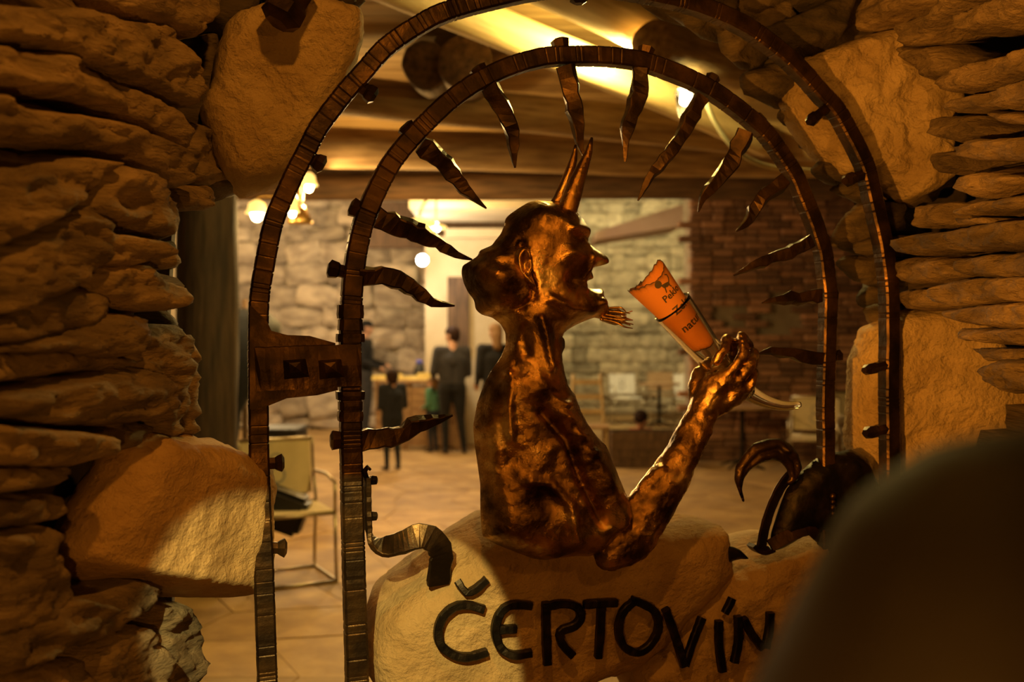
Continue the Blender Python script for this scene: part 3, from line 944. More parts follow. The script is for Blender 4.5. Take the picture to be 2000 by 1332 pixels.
# stones of the sign
sign_stone = rock('sign_stone', [(722, 1292), (728, 1246), (746, 1196), (790, 1160), (822, 1134), (880, 1092), (930, 1054), (985, 1020), (1100, 1004), (1220, 1012), (1290, 1026), (1340, 1020), (1402, 1021), (1410, 1060), (1421, 1116), (1372, 1168), (1335, 1205), (1290, 1262), (1235, 1300), (1140, 1336), (1090, 1410), (900, 1440), (780, 1420), (734, 1345)],
                  GATE, -.10, .30, .085, SANDSTONE, None, step=8, round_px=55, rough=.010, freq=11, seed=205, facet=.02, tilt=(0, -.08))
setp(sign_stone, 'broad sandstone boulder under the copper devil, carrying the first iron letters', 'boulder', 'boulders set around the gate')
sign_stone2 = rock('sign_stone', [(1238, 1345), (1240, 1302), (1300, 1258), (1336, 1208), (1376, 1160), (1408, 1116), (1450, 1092), (1500, 1072), (1560, 1056), (1592, 1049), (1600, 1088), (1606, 1180), (1640, 1300), (1600, 1420), (1300, 1430)],
                   GATE, -.075, .28, .075, SANDSTONE, None, step=8, round_px=45, rough=.016, freq=16, seed=206, facet=.02, tilt=(0, -.08))
setp(sign_stone2, 'coarse sandstone boulder below the iron shell, carrying the last iron letters', 'boulder', 'boulders set around the gate')
# rocks that carry them, below the picture
for i, (poly, lab) in enumerate((
        ([(760, 1400), (900, 1428), (1100, 1400), (1150, 1600), (1130, 2190), (740, 2190), (720, 1700)], 'big base rock on the floor under the broad sign boulder'),
        ([(1260, 1420), (1420, 1400), (1620, 1400), (1660, 1700), (1650, 2240), (1260, 2230), (1230, 1700)], 'big base rock on the floor under the coarse sign boulder'))):
    boulder(lab, poly, -.08, .26, .06, 210 + i, step=24, round_px=60, rough=.012, freq=8)

# ================================================================== OUTER IRON FRAME
foot = G(505, 1332); foot.z = 0
gate_frame = empty('iron_archway', (foot.x, foot.y, 0), 'outer forged iron archway pinned to the boulders, without spikes', 'archway')
OUT = [(524, 1500), (522, 1332), (515, 1120), (508, 960), (505, 850), (504, 740), (504, 645), (507, 575), (519, 505), (536, 428), (570, 350), (597, 297), (625, 245), (679, 175), (705, 147), (740, 106), (775, 77), (845, 35), (897, 16), (950, 2), (1040, -18), (1130, -26), (1230, -18), (1335, 4), (1405, 28), (1457, 54), (1500, 84), (1538, 115), (1573, 150), (1601, 182), (1629, 212), (1653, 252), (1678, 301), (1692, 336), (1703, 385), (1716, 440), (1724, 475), (1729, 510), (1735, 557), (1737, 645), (1736, 750), (1737, 855), (1738, 1000), (1740, 1500)]
sweep('arch_bar', OUT, GATE, .040, .040, IRON, gate_frame, off=0.0, step=8, rnd=.008, seed=1, hammer=.38, wob=.0004)
for end in ((524, 1500), (1740, 1500)):
    a = G(end[0], end[1] - 6, -.02); 
    tube('ground_post', [(a.x, a.y, 0), a], .019, IRON, gate_frame, n=6, smooth=False)
def pin(u0, v0, u1, v1, parent, off0=-.02, off1=-.02, r0=15, r1=21, name='pin'):
    bolt(name, G(u0, v0, off0), G(u1, v1, off1), r0 * PXM, r1 * PXM, IRON, parent)
pin(690, 160, 728, 187, gate_frame, r0=14, r1=19)
pin(590, 300, 628, 322, gate_frame, r0=14, r1=20)
pin(515, 906, 550, 904, gate_frame, r0=12, r1=19)
pin(520, 1070, 555, 1070, gate_frame, r0=12, r1=20)
pin(1130, -30, 1130, 3, gate_frame, r0=13, r1=18)
pin(1615, 212, 1584, 235, gate_frame, r0=11, r1=14, off1=.01)
pin(1690, 340, 1655, 352, gate_frame, r0=12, r1=15, off1=.01)
pin(1738, 712, 1694, 722, gate_frame, r0=11, r1=13, off1=.01)
pin(1738, 836, 1696, 845, gate_frame, r0=12, r1=15, off1=.01)
pin(600, -45, 548, 34, gate_frame, r0=30, r1=40, off0=.02, off1=.03)
# hinge: flared arm and riveted plate
slab('hinge_arm', [(488, 596), (522, 628), (530, 646), (560, 654), (605, 656), (655, 670), (660, 762), (620, 772), (560, 778), (526, 792), (488, 800)], GATE, .004, .034, IRON, gate_frame)
def hammered_plate(name, quad, off, thick, parent, seed, nx=22, ny=2, amp=.0007):
    rs2 = random.Random(seed)
    a, b, c, d = [np.array(q, float) for q in quad]
    V, Fc = [], []
    for j in range(ny + 1):
        for i in range(nx + 1):
            s, t = i / nx, j / ny
            p = (a * (1 - s) + b * s) * (1 - t) + (d * (1 - s) + c * s) * t
            edge = 1.0 if 0 < i < nx and 0 < j < ny else 0.0
            V.append(G(p[0] + rs2.uniform(-1, 1), p[1] + rs2.uniform(-1, 1), off - (0.004 if not edge else 0) + rs2.uniform(-amp, amp)))
    for j in range(ny):
        for i in range(nx):
            k = j * (nx + 1) + i
            Fc.append((k, k + 1, k + nx + 2, k + nx + 1))
    loop = [i for i in range(nx + 1)] + [j * (nx + 1) + nx for j in range(1, ny + 1)] + [ny * (nx + 1) + i for i in range(nx - 1, -1, -1)] + [j * (nx + 1) for j in range(ny - 1, 0, -1)]
    nb = len(V)
    for i in loop: V.append(V[i] - GATE.n * thick)
    m = len(loop)
    for i in range(m): Fc.append((loop[(i + 1) % m], loop[i], nb + i, nb + (i + 1) % m))
    Fc.append(tuple(nb + i for i in range(m)))
    return fix_normals(mk(name, V, Fc, IRON, parent, smooth=False))
hinge = hammered_plate('hinge_plate', [(498, 680), (706, 672), (707, 753), (500, 764)], .026, .02, gate_frame, 4)
for cx_, cy_ in ((577, 722), (646, 722)):
    V = []
    for (dx, dy, oo) in ((-24, -18, .0265), (20, -21, .0265), (27, 14, .0265), (-22, 19, .0265), (-13, -13, .036), (10, -15, .036), (12, 4, .038), (-10, 6, .038), (0, -5, .042)):
        V.append(G(cx_ + dx, cy_ + dy, oo))
    fix_normals(mk('rivet', V, [(0, 1, 5, 4), (1, 2, 6, 5), (2, 3, 7, 6), (3, 0, 4, 7), (4, 5, 8), (5, 6, 8), (6, 7, 8), (7, 4, 8), (3, 2, 1, 0)], IRON, hinge, smooth=False))

# ================================================================== INNER GATE LEAF
foot = G(690, 1332); foot.z = 0
gate = empty('gate_leaf', (foot.x, foot.y, 0), 'inner arched iron gate leaf ringed with inward pointing spikes', 'gate')
INN = [(700, 1500), (697, 1332), (691, 1120), (687, 960), (685, 850), (684, 740), (684, 640), (688, 560), (694, 505), (708, 440), (729, 385), (762, 322), (803, 270), (862, 211), (905, 177), (945, 153), (1000, 129), (1060, 113), (1110, 110), (1160, 110), (1205, 113), (1255, 121), (1305, 138), (1350, 157), (1390, 178), (1425, 202), (1461, 230), (1496, 262), (1527, 304), (1552, 345), (1571, 390), (1587, 430), (1597, 460), (1607, 492), (1613, 540), (1617, 580), (1616, 645), (1614, 715), (1612, 785), (1613, 855), (1613, 960), (1614, 1100)]
sweep('arch_bar', INN, GATE, .042, .040, IRON, gate, off=-.002, step=8, rnd=.008, seed=2, hammer=.38, wob=.0004, taper=lambda s: 1.12 - 0.30 * s)
a = G(700, 1494, -.022); tube('ground_post', [(a.x, a.y, 0), a], .02, IRON, gate, n=6, smooth=False)
# collars forged on the hinge side
for v0, v1, k in ((596, 622, 1.10), (624, 645, 1.02), (652, 668, 1.18), (764, 780, 1.18), (784, 800, 1.02), (803, 822, 1.06)):
    sweep('collar', [(684, v0), (684, v1)], GATE, .047 * k, .047 * k, IRON, gate, off=.003, step=7, rnd=.03, seed=v0, chamfer=.35)
SPIKES = [
    ((655, 860), [(705, 858), (735, 856), (770, 852), (790, 846), (806, 832), (845, 822), (884, 811)], 40),
    ((650, 526), [(700, 537), (730, 538), (762, 541), (800, 560), (845, 590), (862, 594), (888, 597)], 36),
    ((692, 406), [(735, 425), (765, 437), (800, 448), (845, 468), (874, 488), (892, 498), (922, 507)], 38),
    ((794, 250), [(822, 282), (845, 300), (870, 322), (892, 352), (915, 378), (934, 394), (950, 407)], 36),
    ((934, 136), [(955, 168), (970, 190), (984, 218), (997, 246), (1002, 270), (1003, 300), (1006, 328)], 36),
    ((1094, 84), [(1104, 130), (1110, 155), (1116, 185), (1122, 215), (1128, 245), (1131, 275), (1141, 305)], 37),
    ((1262, 98), [(1252, 136), (1249, 160), (1246, 185), (1238, 212), (1228, 240), (1222, 275), (1221, 316)], 34),
    ((1391, 154), [(1370, 190), (1352, 222), (1334, 258), (1312, 292), (1290, 322), (1266, 352), (1246, 392)], 31),
    ((1482, 234), [(1456, 262), (1442, 288), (1428, 318), (1408, 344), (1386, 370), (1372, 388), (1364, 414)], 36),
    ((1554, 335), [(1532, 354), (1512, 368), (1494, 380), (1478, 400), (1468, 420), (1455, 438), (1438, 452)], 32),
    ((1612, 470), [(1584, 472), (1562, 482), (1540, 494), (1515, 502), (1490, 512), (1465, 522), (1433, 538)], 28),
    ((1628, 575), [(1602, 578), (1580, 580), (1560, 584), (1545, 580), (1530, 586), (1512, 586), (1488, 592)], 28),
    ((1636, 695), [(1604, 702), (1585, 698), (1565, 696), (1545, 688), (1525, 690), (1505, 686), (1478, 692)], 27),
]
for i, (head, path, w) in enumerate(SPIKES):
    rsx = random.Random(300 + i)
    ph = rsx.uniform(0, 6)
    sp = sweep('spike', path, GATE, w * PXM, w * PXM * 0.8, IRON, gate, off=-.004, step=11, rnd=.13, seed=300 + i, wob=.0022,
               taper=lambda s, ph=ph: (1.0 - 0.35 * s - 0.55 * max(0, (s - .5) / .5) ** 1.5) * (1 + 0.07 * math.sin(s * 17 + ph)), twist=lambda s, ph=ph: 0.35 * math.sin(s * 5 + ph) + 0.25, chamfer=.2)
    b0 = path[0]
    bolt('spike_head', G(b0[0] * .45 + head[0] * .55, b0[1] * .45 + head[1] * .55, -.022), G(head[0] + (head[0] - b0[0]) * .12, head[1] + (head[1] - b0[1]) * .12, -.022), w * .36 * PXM, w * .52 * PXM, IRON, sp, flare=.35)
# scroll bracket between the gate bar and the sign stone
br = sweep('scroll_bracket', [(716, 930), (717, 985), (719, 1030), (727, 1056), (748, 1068), (785, 1060), (820, 1047), (848, 1056), (862, 1082), (858, 1112), (856, 1142)], GATE, .012, .052, IRON, gate, step=8, rnd=.06, seed=9,
           offs=[0, 0, 0, 0.005, .01, .015, .02, .02, .015, .01, .005], twist=lambda s: 0.0 if s < .3 else min(1.35, (s - .3) * 3.2), chamfer=.3)
for v in (938, 1008):
    bolt('bracket_bolt', G(720, v, -.015), G(735, v, -.015), 8 * PXM, 9 * PXM, DARKIRON, br, flare=.3)
tube('bracket_curl', [G(716, 934, -.01), G(712, 920, -.005), G(718, 912, .004), G(724, 918, .008)], [.006, .006, .005, .003], DARKIRON, br, n=6)

# ================================================================== COPPER DEVIL
base = G(1060, 1094, .03)
devil = empty('devil_sculpture', base, 'hammered copper bust of a horned devil in profile with raised arm', 'sculpture')
BUST = [(1083, 394), (1066, 393), (1049, 391), (1032, 395), (1012, 407), (995, 419), (987, 427), (985, 440), (978, 457), (967, 470), (961, 479), (937, 489), (933, 500), (918, 510), (903, 519), (901, 534), (906, 554), (914, 571), (926, 586), (929, 605), (941, 615), (961, 620), (978, 633), (987, 650), (988, 672), (979, 696), (957, 727), (945, 751), (932, 787), (924, 831), (926, 862), (932, 902), (938, 946), (938, 990), (940, 1030), (943, 1049), (969, 1063), (1009, 1079), (1041, 1091), (1065, 1094), (1097, 1089), (1128, 1086), (1152, 1087), (1180, 1075), (1205, 1045), (1226, 1006), (1229, 984), (1220, 958), (1208, 930), (1192, 890), (1184, 870), (1168, 855), (1150, 831), (1136, 807), (1128, 787), (1124, 771), (1111, 757), (1105, 735), (1099, 711), (1097, 693), (1104, 677), (1103, 662), (1096, 656), (1107, 645), (1122, 636), (1137, 629), (1161, 620), (1182, 626), (1194, 622), (1196, 608), (1186, 594), (1179, 583), (1180, 569), (1174, 564), (1158, 565), (1147, 562), (1143, 556), (1147, 548), (1160, 544), (1158, 536), (1155, 528), (1159, 522), (1174, 519), (1190, 514), (1189, 505), (1180, 497), (1168, 489), (1153, 479), (1146, 473), (1150, 464), (1153, 452), (1145, 439), (1135, 425), (1125, 408), (1108, 398)]

def seg_d(P, a, b):
    a, b = np.array(a, float), np.array(b, float)
    ab = b - a
    t = np.clip(((P - a) @ ab) / ab.dot(ab), 0, 1)
    return np.sqrt(((P - (a + t[:, None] * ab)) ** 2).sum(1))
def ridge(P, pts, sig, amp):
    d = np.full(len(P), 1e9)
    for a, b in zip(pts[:-1], pts[1:]): d = np.minimum(d, seg_d(P, a, b))
    return amp * np.exp(-(d / sig) ** 2)
def blob(P, u, v, su, sv, amp):
    return amp * np.exp(-((P[:, 0] - u) / su) ** 2 - ((P[:, 1] - v) / sv) ** 2)
def devil_feat(P):
    h = np.zeros(len(P))
    # brow, eye socket, eye, cheekbone, hollow cheek, nostril, lips, chin, jaw
    h += ridge(P, [(1092, 452), (1120, 449), (1146, 458)], 8, 9)
    h += blob(P, 1124, 470, 20, 9, -15) + blob(P, 1126, 470, 8, 5.5, 11) + ridge(P, [(1116, 476), (1138, 479)], 3, 4)
    h += blob(P, 1092, 500, 22, 13, 12) + blob(P, 1100, 548, 22, 20, -11)
    h += ridge(P, [(1148, 520), (1138, 512), (1140, 502)], 4, 7) + ridge(P, [(1140, 520), (1128, 545), (1130, 566)], 5, 6)
    h += ridge(P, [(1148, 570), (1172, 572)], 5, 6) + blob(P, 1165, 592, 14, 10, 7)
    h += ridge(P, [(1050, 585), (1090, 605), (1140, 612)], 9, 9)
    h += ridge(P, [(1120, 425), (1128, 470)], 5, -2) + blob(P, 1062, 425, 36, 24, 8)
    # temple fold, back lobe of the head and its rim
    h += ridge(P, [(990, 440), (984, 462), (965, 482), (940, 494)], 5, 7)
    h += ridge(P, [(1001, 480), (1004, 520), (1018, 556), (1020, 584), (1000, 600), (962, 610)], 6, -13)
    h += blob(P, 950, 548, 34, 40, 16) + ridge(P, [(1012, 590), (985, 603), (945, 611)], 4, 8) + blob(P, 962, 520, 12, 10, -7) + blob(P, 938, 575, 14, 12, -7)
    # throat and neck sinews
    h += ridge(P, [(1030, 622), (1042, 660), (1054, 716)], 6, 12) + ridge(P, [(1068, 640), (1066, 700)], 9, -8) + ridge(P, [(996, 670), (985, 700), (975, 722)], 6, 8)
    h += ridge(P, [(1010, 640), (1012, 690)], 7, -6) + blob(P, 1082, 660, 12, 18, -10)
    # shoulder blade, ribs, upper arm
    h += blob(P, 1020, 755, 50, 26, 10) + ridge(P, [(978, 725), (972, 790), (978, 850)], 8, 7)
    h += ridge(P, [(1035, 800), (1080, 850), (1110, 930), (1152, 1010)], 9, -13) + ridge(P, [(1075, 800), (1130, 870), (1180, 960), (1205, 1010)], 22, 13)
    h += blob(P, 985, 880, 26, 60, -9) + blob(P, 1040, 960, 26, 34, -12) + ridge(P, [(1010, 930), (1050, 935), (1085, 975), (1100, 1040)], 10, 9)
    h += blob(P, 1085, 780, 26, 22, 6)
    for k in range(9):
        h += ridge(P, [(1050 + k * 10, 760 + k * 16), (1075 + k * 11, 770 + k * 15)], 5, 4 if k % 2 else -3)
    return h
bust, BP, BH = puff('bust', BUST, GATE, .045, .088, BRONZE, devil, step=4.6, round_px=82, back=.85, rough=.0045, freq=24, it=14, feat=devil_feat, ret=True)
def bust_h(u, v):
    i = ((BP[:, 0] - u) ** 2 + (BP[:, 1] - v) ** 2).argmin()
    return .045 + BH[i]
tube('horn', [G(1106, 424, bust_h(1104, 428) - .03), G(1110, 405, .085), G(1120, 375, .08), G(1128, 352, .075), G(1137, 330, .07), G(1144, 312, .066), G(1150, 297, .064), G(1153, 283, .062), G(1156, 269, .06)],
     [.0205, .0205, .0190, .0165, .0135, .0105, .0082, .0060, .0028], BRONZE, devil, n=14)
tube('horn', [G(1084, 402, .02), G(1094, 384, .015), G(1106, 354, .01), G(1114, 332, .008), G(1120, 312, .006), G(1123, 296, .005), G(1124, 283, .005)],
     [.0135, .0130, .0120, .0105, .0085, .006, .003], BRONZE, devil, n=12)
ear_h = bust_h(1024, 522)
def ear_feat(P):
    return ridge(P, [(1010, 500), (1016, 488), (1027, 488), (1034, 500)], 4, 5) + ridge(P, [(1008, 505), (1014, 530), (1030, 550), (1042, 560)], 4, 5) + blob(P, 1023, 518, 9, 16, -9)
puff('ear', [(1004, 512), (1005, 496), (1012, 484), (1024, 480), (1034, 487), (1040, 503), (1041, 520), (1037, 535), (1042, 548), (1048, 562), (1044, 570), (1032, 560), (1019, 547), (1010, 532)], GATE, ear_h - .004, .014, BRONZE, devil, step=2.6, round_px=9, feat=ear_feat, it=2, rough=.001)
# beard of curled wire strands
rsb = random.Random(40)
V, Fc = [], []
parts = []
for k in range(22):
    s = k / 21
    u0, v0 = 1176 + rsb.uniform(-4, 4), 604 + s * 20
    u1, v1 = 1205 + rsb.uniform(-4, 4), 603 + s * 28 + rsb.uniform(-3, 3)
    u2, v2 = 1234 + rsb.uniform(-14, 3), 607 + s * 32 + rsb.uniform(-5, 5)
    o1 = .045 + rsb.uniform(-.03, .035)
    pts = [G(p[0], p[1], p[2] / 1000) for p in catmull([(u0, v0, o1 * 800), (u1, v1, o1 * 1000), ((u1 + u2) / 2, (v1 + v2) / 2 + rsb.uniform(-4, 4), o1 * 1100), (u2, v2, o1 * 1000)], 5)]
    n = len(pts)
    parts.append(tube_vf(pts, [.0042 * (1 - .75 * i / (n - 1)) for i in range(n)], 6))
V, Fc = join_vf(parts)
fix_normals(mk('beard', V, Fc, BRONZE, devil))

# ---- capsule bodies fused into one continuous surface
def capsule_vf(p0, r0, p1, r1, n=12, m=7):
    p0, p1 = Vector(p0), Vector(p1)
    bm = bmesh.new()
    for p, r in ((p0, r0), (p1, r1)):
        bmesh.ops.create_uvsphere(bm, u_segments=n, v_segments=m, radius=r, matrix=Matrix.Translation(p))
    res = bmesh.ops.convex_hull(bm, input=list(bm.verts))
    inner = [g for g in res['geom_interior'] if isinstance(g, bmesh.types.BMVert)]
    bmesh.ops.delete(bm, geom=inner, context='VERTS')
    bm.verts.index_update()
    V = [v.co.copy() for v in bm.verts]
    bm.verts.index_update()
    Fc = [[v.index for v in f.verts] for f in bm.faces]
    bm.free()
    return V, Fc

def fuse(caps, voxel, smooth=4):
    V, Fc = join_vf([capsule_vf(*c[:4]) for c in caps])
    me = bpy.data.meshes.new('fuse'); me.from_pydata([tuple(v) for v in V], [], [tuple(f) for f in Fc])
    o = bpy.data.objects.new('fuse', me); COL.objects.link(o)
    fix_normals(o)
    r = o.modifiers.new('r', 'REMESH'); r.mode = 'VOXEL'; r.voxel_size = voxel; r.use_smooth_shade = True
    if smooth:
        s = o.modifiers.new('s', 'SMOOTH'); s.iterations = smooth; s.factor = 0.5
    dg = bpy.context.evaluated_depsgraph_get(); dg.update()
    ev = o.evaluated_get(dg).to_mesh()
    W = [v.co.copy() for v in ev.vertices]; Q = [tuple(p.vertices) for p in ev.polygons]
    nrm = [v.normal.copy() for v in ev.vertices]
    o.evaluated_get(dg).to_mesh_clear()
    bpy.data.objects.remove(o); bpy.data.meshes.remove(me)
    return W, Q, nrm

def chain(px, radii, tag=0):
    """px: (u,v,off) on the gate plane, radii in pixels"""
    P = [G(*p) for p in px]
    return [(P[i], radii[i] * PXM, P[i + 1], radii[i + 1] * PXM, tag) for i in range(len(P) - 1)]
arm = []
arm += chain([(1190, 1080, .055), (1226, 1062, .06), (1262, 1008, .062), (1302, 945, .06), (1338, 880, .05), (1364, 822, .045), (1378, 792, .04)], [36, 44, 46, 42, 36, 32, 33])
arm += chain([(1205, 1040, .06), (1245, 985, .07), (1290, 925, .07)], [18, 24, 22])
arm += chain([(1366, 815, .05), (1392, 762, .045), (1420, 722, .035)], [26, 32, 28])
arm += chain([(1380, 805, .04), (1430, 770, .05), (1452, 748, .045)], [24, 27, 24])
arm += chain([(1392, 765, .05), (1415, 738, .062), (1440, 758, .062)], [20, 22, 22])
arm += chain([(1430, 712, .01), (1430, 672, .025), (1420, 662, .055), (1412, 686, .072), (1399, 704, .070)], [14, 12, 11, 11, 10])
arm += chain([(1456, 715, .01), (1462, 675, .03), (1448, 657, .055), (1454, 688, .082), (1438, 712, .086), (1426, 726, .080)], [14, 12, 11, 11, 10.5, 9.5])
arm += chain([(1462, 735, .01), (1472, 695, .04), (1471, 690, .062), (1466, 712, .084), (1455, 730, .088), (1445, 742, .082)], [14, 11, 11, 10.5, 10, 9])
arm += chain([(1462, 755, .02), (1472, 730, .045), (1472, 730, .066), (1470, 746, .080), (1461, 761, .076)], [12, 10, 10, 9.5, 8.5])
arm += chain([(1362, 790, .03), (1358, 752, .015), (1364, 730, .0), (1386, 706, -.012)], [17, 14, 13, 10])
W, Q, Nn = fuse(arm, .0042, 3)
W = [w + n * (noise.fractal(w * 26, .8, 2.1, 4) * .0042) for w, n in zip(W, Nn)]
mk('arm', W, Q, BRONZE, devil)

# ================================================================== GLASS HORN AND PARCHMENT
HOFF = .038
HP = [(1312, 598, 42), (1328, 618, 40), (1345, 640, 37.5), (1362, 662, 35), (1380, 685, 32), (1400, 708, 28.5), (1420, 730, 25), (1440, 749, 21.5), (1460, 765, 18), (1478, 776, 15.5), (1498, 785, 13), (1520, 791, 11), (1540, 793, 9.6), (1556, 791, 8.2), (1563, 790, 5.5)]
path = catmull(HP, 6)
op = [G(p[0], p[1], HOFF) for p in path]; orr = [p[2] * PXM for p in path]
n_in = next(i for i, p in enumerate(path) if p[0] > 1470)
NS = 40
def rings(pts, rr):
    V, _ = tube_vf(pts, rr, NS, caps=False, up=GATE.n)
    return V
Vo = rings(op, orr)
wallt = .0028
ip = op[:n_in]; ir = [max(.002, r - wallt - .0002 * i) for i, r in enumerate(orr[:n_in])]
Vi = rings(ip, ir)
k, ki = len(op), len(ip)
V = Vo + Vi; Fc = []
for i in range(k - 1):
    for j in range(NS): Fc.append((i * NS + j, i * NS + (j + 1) % NS, (i + 1) * NS + (j + 1) % NS, (i + 1) * NS + j))
Fc.append(tuple((k - 1) * NS + j for j in range(NS)))
b0 = k * NS
for i in range(ki - 1):
    for j in range(NS): Fc.append((b0 + i * NS + j, b0 + (i + 1) * NS + j, b0 + (i + 1) * NS + (j + 1) % NS, b0 + i * NS + (j + 1) % NS))
Fc.append(tuple(b0 + (ki - 1) * NS + j for j in range(NS - 1, -1, -1)))
for j in range(NS): Fc.append((j, b0 + j, b0 + (j + 1) % NS, (j + 1) % NS))
horn_glass = fix_normals(mk('glass_drinking_horn', V, Fc, GLASS, None))
setp(horn_glass, 'clear glass drinking horn gripped in the raised copper hand', 'drinking horn')

PA, PB = G(1260, 539, HOFF), G(1376, 676, HOFF)
e1 = (PB - PA).normalized(); e2 = GATE.n.cross(e1).normalized()
if e2.z < 0: e2 = -e2
LP = (PB - PA).length
R0, R1 = 46 * PXM, 23 * PXM
def paper(t, phi, dr=0.0):
    r = R0 + (R1 - R0) * t + dr
    return PA + e1 * (t * LP) + e2 * (r * math.sin(phi)) + GATE.n * (r * math.cos(phi))
NT, NP = 46, 96
rsp = random.Random(77)
jag = [noise.fractal(Vector((j * .16, 3.3, 0)), .7, 2.2, 4) for j in range(NP + 1)]
V, Fc, scorch = [], [], []
for side in (0, 1):
    for i in range(NT + 1):
        for j in range(NP + 1):
            phi = -math.pi * 1.02 + j / NP * math.pi * 2.25
            fp = math.sin(phi)
            t0 = 0.045 - 0.065 * abs(fp) ** 2.2 + .030 * jag[j] + (0.02 if math.cos(phi) < 0 else 0)
            t1 = 0.985 + .02 * math.sin(phi * 2 + 1) + .012 * jag[(j * 2) % NP]
            t = t0 + (t1 - t0) * i / NT
            V.append(paper(t, phi, -.0009 * side - .0012 * j / NP))
            et = min(i / NT, 1 - i / NT) * LP / PXM
            ej = min(j, NP - j) / NP * 280
            scorch.append(math.exp(-et / 5.0) * .9 + math.exp(-ej / 5.0) * .7)
m1 = (NT + 1) * (NP + 1)
for side in (0, 1):
    for i in range(NT):
        for j in range(NP):
            q = side * m1 + i * (NP + 1) + j
            f = (q, q + 1, q + NP + 2, q + NP + 1)
            Fc.append(f if side == 0 else f[::-1])
def rim(ids):
    for a, b in zip(ids[:-1], ids[1:]): Fc.append((a, b, b + m1, a + m1))
rim([j for j in range(NP + 1)]); rim([NT * (NP + 1) + j for j in range(NP + 1)])
rim([i * (NP + 1) for i in range(NT + 1)]); rim([i * (NP + 1) + NP for i in range(NT + 1)])
parch = empty('parchment_roll', PB, 'rolled orange parchment menu with scorched edges stuck in the glass horn', 'parchment')
sheet = fix_normals(mk('sheet', V, Fc, PARCH, parch))
at_ = sheet.data.attributes.new('scorch', 'FLOAT', 'POINT')
at_.data.foreach_set('value', scorch)

def text_vf(s, size):
    c = bpy.data.curves.new('txt', 'FONT'); c.body = s; c.size = size; c.align_x = 'CENTER'; c.align_y = 'CENTER'; c.resolution_u = 3; c.offset = size * .018
    o = bpy.data.objects.new('txt', c); COL.objects.link(o)
    dg = bpy.context.evaluated_depsgraph_get(); dg.update()
    me = o.evaluated_get(dg).to_mesh()
    V = [v.co.copy() for v in me.vertices]; Fc = [tuple(p.vertices) for p in me.polygons]
    o.evaluated_get(dg).to_mesh_clear()
    bpy.data.objects.remove(o); bpy.data.curves.remove(c)
    return V, Fc
def on_paper(V, tc, sc):
    """flat print coordinates (metres; x reading direction, y up) bent onto the roll"""
    out = []
    for v in V:
        t = tc - v.y / LP
        r = R0 + (R1 - R0) * t
        out.append(paper(t, sc / r + v.x / r, .0006))
    return out
for s, tc, size, sc in (('Peklo', .275, .0225, .005), ('Zelo', .45, .026, .007), ('natur', .66, .027, .002)):
    V, Fc = text_vf(s, size)
    mk('print', on_paper(V, tc, sc), Fc, PRINT, sheet, smooth=False)
# small stamped figure above the first line
em = []
def disc(cx, cy, r, n=14):
    return [Vector((cx + r * math.cos(2 * math.pi * i / n), cy + r * math.sin(2 * math.pi * i / n), 0)) for i in range(n)], [tuple(range(n))]
em.append(disc(-.006, .010, .0062))
em.append(([Vector(p + (0,)) for p in ((-.004, .006), (.004, .004), (.012, .001), (.011, -.004), (.004, -.004), (-.002, -.001))], [(0, 1, 2, 3, 4, 5)]))
em.append(([Vector(p + (0,)) for p in ((-.001, -.001), (.001, -.002), (-.002, -.010), (-.004, -.010))], [(0, 1, 2, 3)]))
em.append(([Vector(p + (0,)) for p in ((.008, -.003), (.010, -.003), (.012, -.009), (.010, -.009))], [(0, 1, 2, 3)]))
tl = [(.012, 0), (.017, .005), (.018, .011), (.014, .014)]
for a, b in zip(tl[:-1], tl[1:]):
    d = (Vector(b) - Vector(a)).normalized(); nn = Vector((-d.y, d.x)) * .0009
    em.append(([Vector((a[0] + nn.x, a[1] + nn.y, 0)), Vector((a[0] - nn.x, a[1] - nn.y, 0)), Vector((b[0] - nn.x, b[1] - nn.y, 0)), Vector((b[0] + nn.x, b[1] + nn.y, 0))], [(0, 1, 2, 3)]))
V, Fc = join_vf(em)
V = [v * 1.35 for v in V]
mk('emblem', on_paper(V, .165, .000), Fc, PRINT, sheet, smooth=False)

# ================================================================== IRON LETTERING
lp = G(1060, 1290, 0)
lettering = empty('iron_lettering', lp, 'black forged iron letters spelling the name across the two sign boulders', 'lettering')
LET = {
    'C': [[(945, 1190), (916, 1182), (888, 1185), (864, 1206), (855, 1236), (862, 1261), (887, 1279), (915, 1283), (951, 1273)]],
    'caron': [[(893, 1134), (902, 1148), (911, 1157), (926, 1152), (938, 1143), (951, 1131)]],
    'E': [[(1037, 1183), (1014, 1181), (991, 1184), (974, 1202), (967, 1233), (977, 1264), (1002, 1279), (1038, 1275)], [(968, 1231), (985, 1229), (1008, 1228)]],
    'R': [[(1066, 1176), (1066, 1230), (1069, 1298)], [(1060, 1187), (1097, 1179), (1125, 1185), (1134, 1204), (1122, 1222), (1094, 1234), (1098, 1258), (1118, 1280)]],
    'T': [[(1140, 1181), (1172, 1178), (1204, 1177)], [(1174, 1180), (1172, 1230), (1168, 1284)]],
    'O': [[(1236, 1176), (1216, 1196), (1208, 1230), (1218, 1262), (1246, 1274), (1272, 1256), (1286, 1224), (1278, 1194), (1252, 1178), (1234, 1172)]],
    'V': [[(1300, 1190), (1318, 1240), (1337, 1302)], [(1337, 1300), (1352, 1255), (1371, 1206)]],
    'I': [[(1404, 1212), (1404, 1260), (1411, 1312)]],
    'accent': [[(1430, 1168), (1424, 1182), (1415, 1198)]],
    'N': [[(1441, 1203), (1442, 1250), (1434, 1294)], [(1452, 1208), (1468, 1238), (1489, 1266)], [(1504, 1196), (1502, 1230), (1495, 1266)]],
}
from mathutils.bvhtree import BVHTree
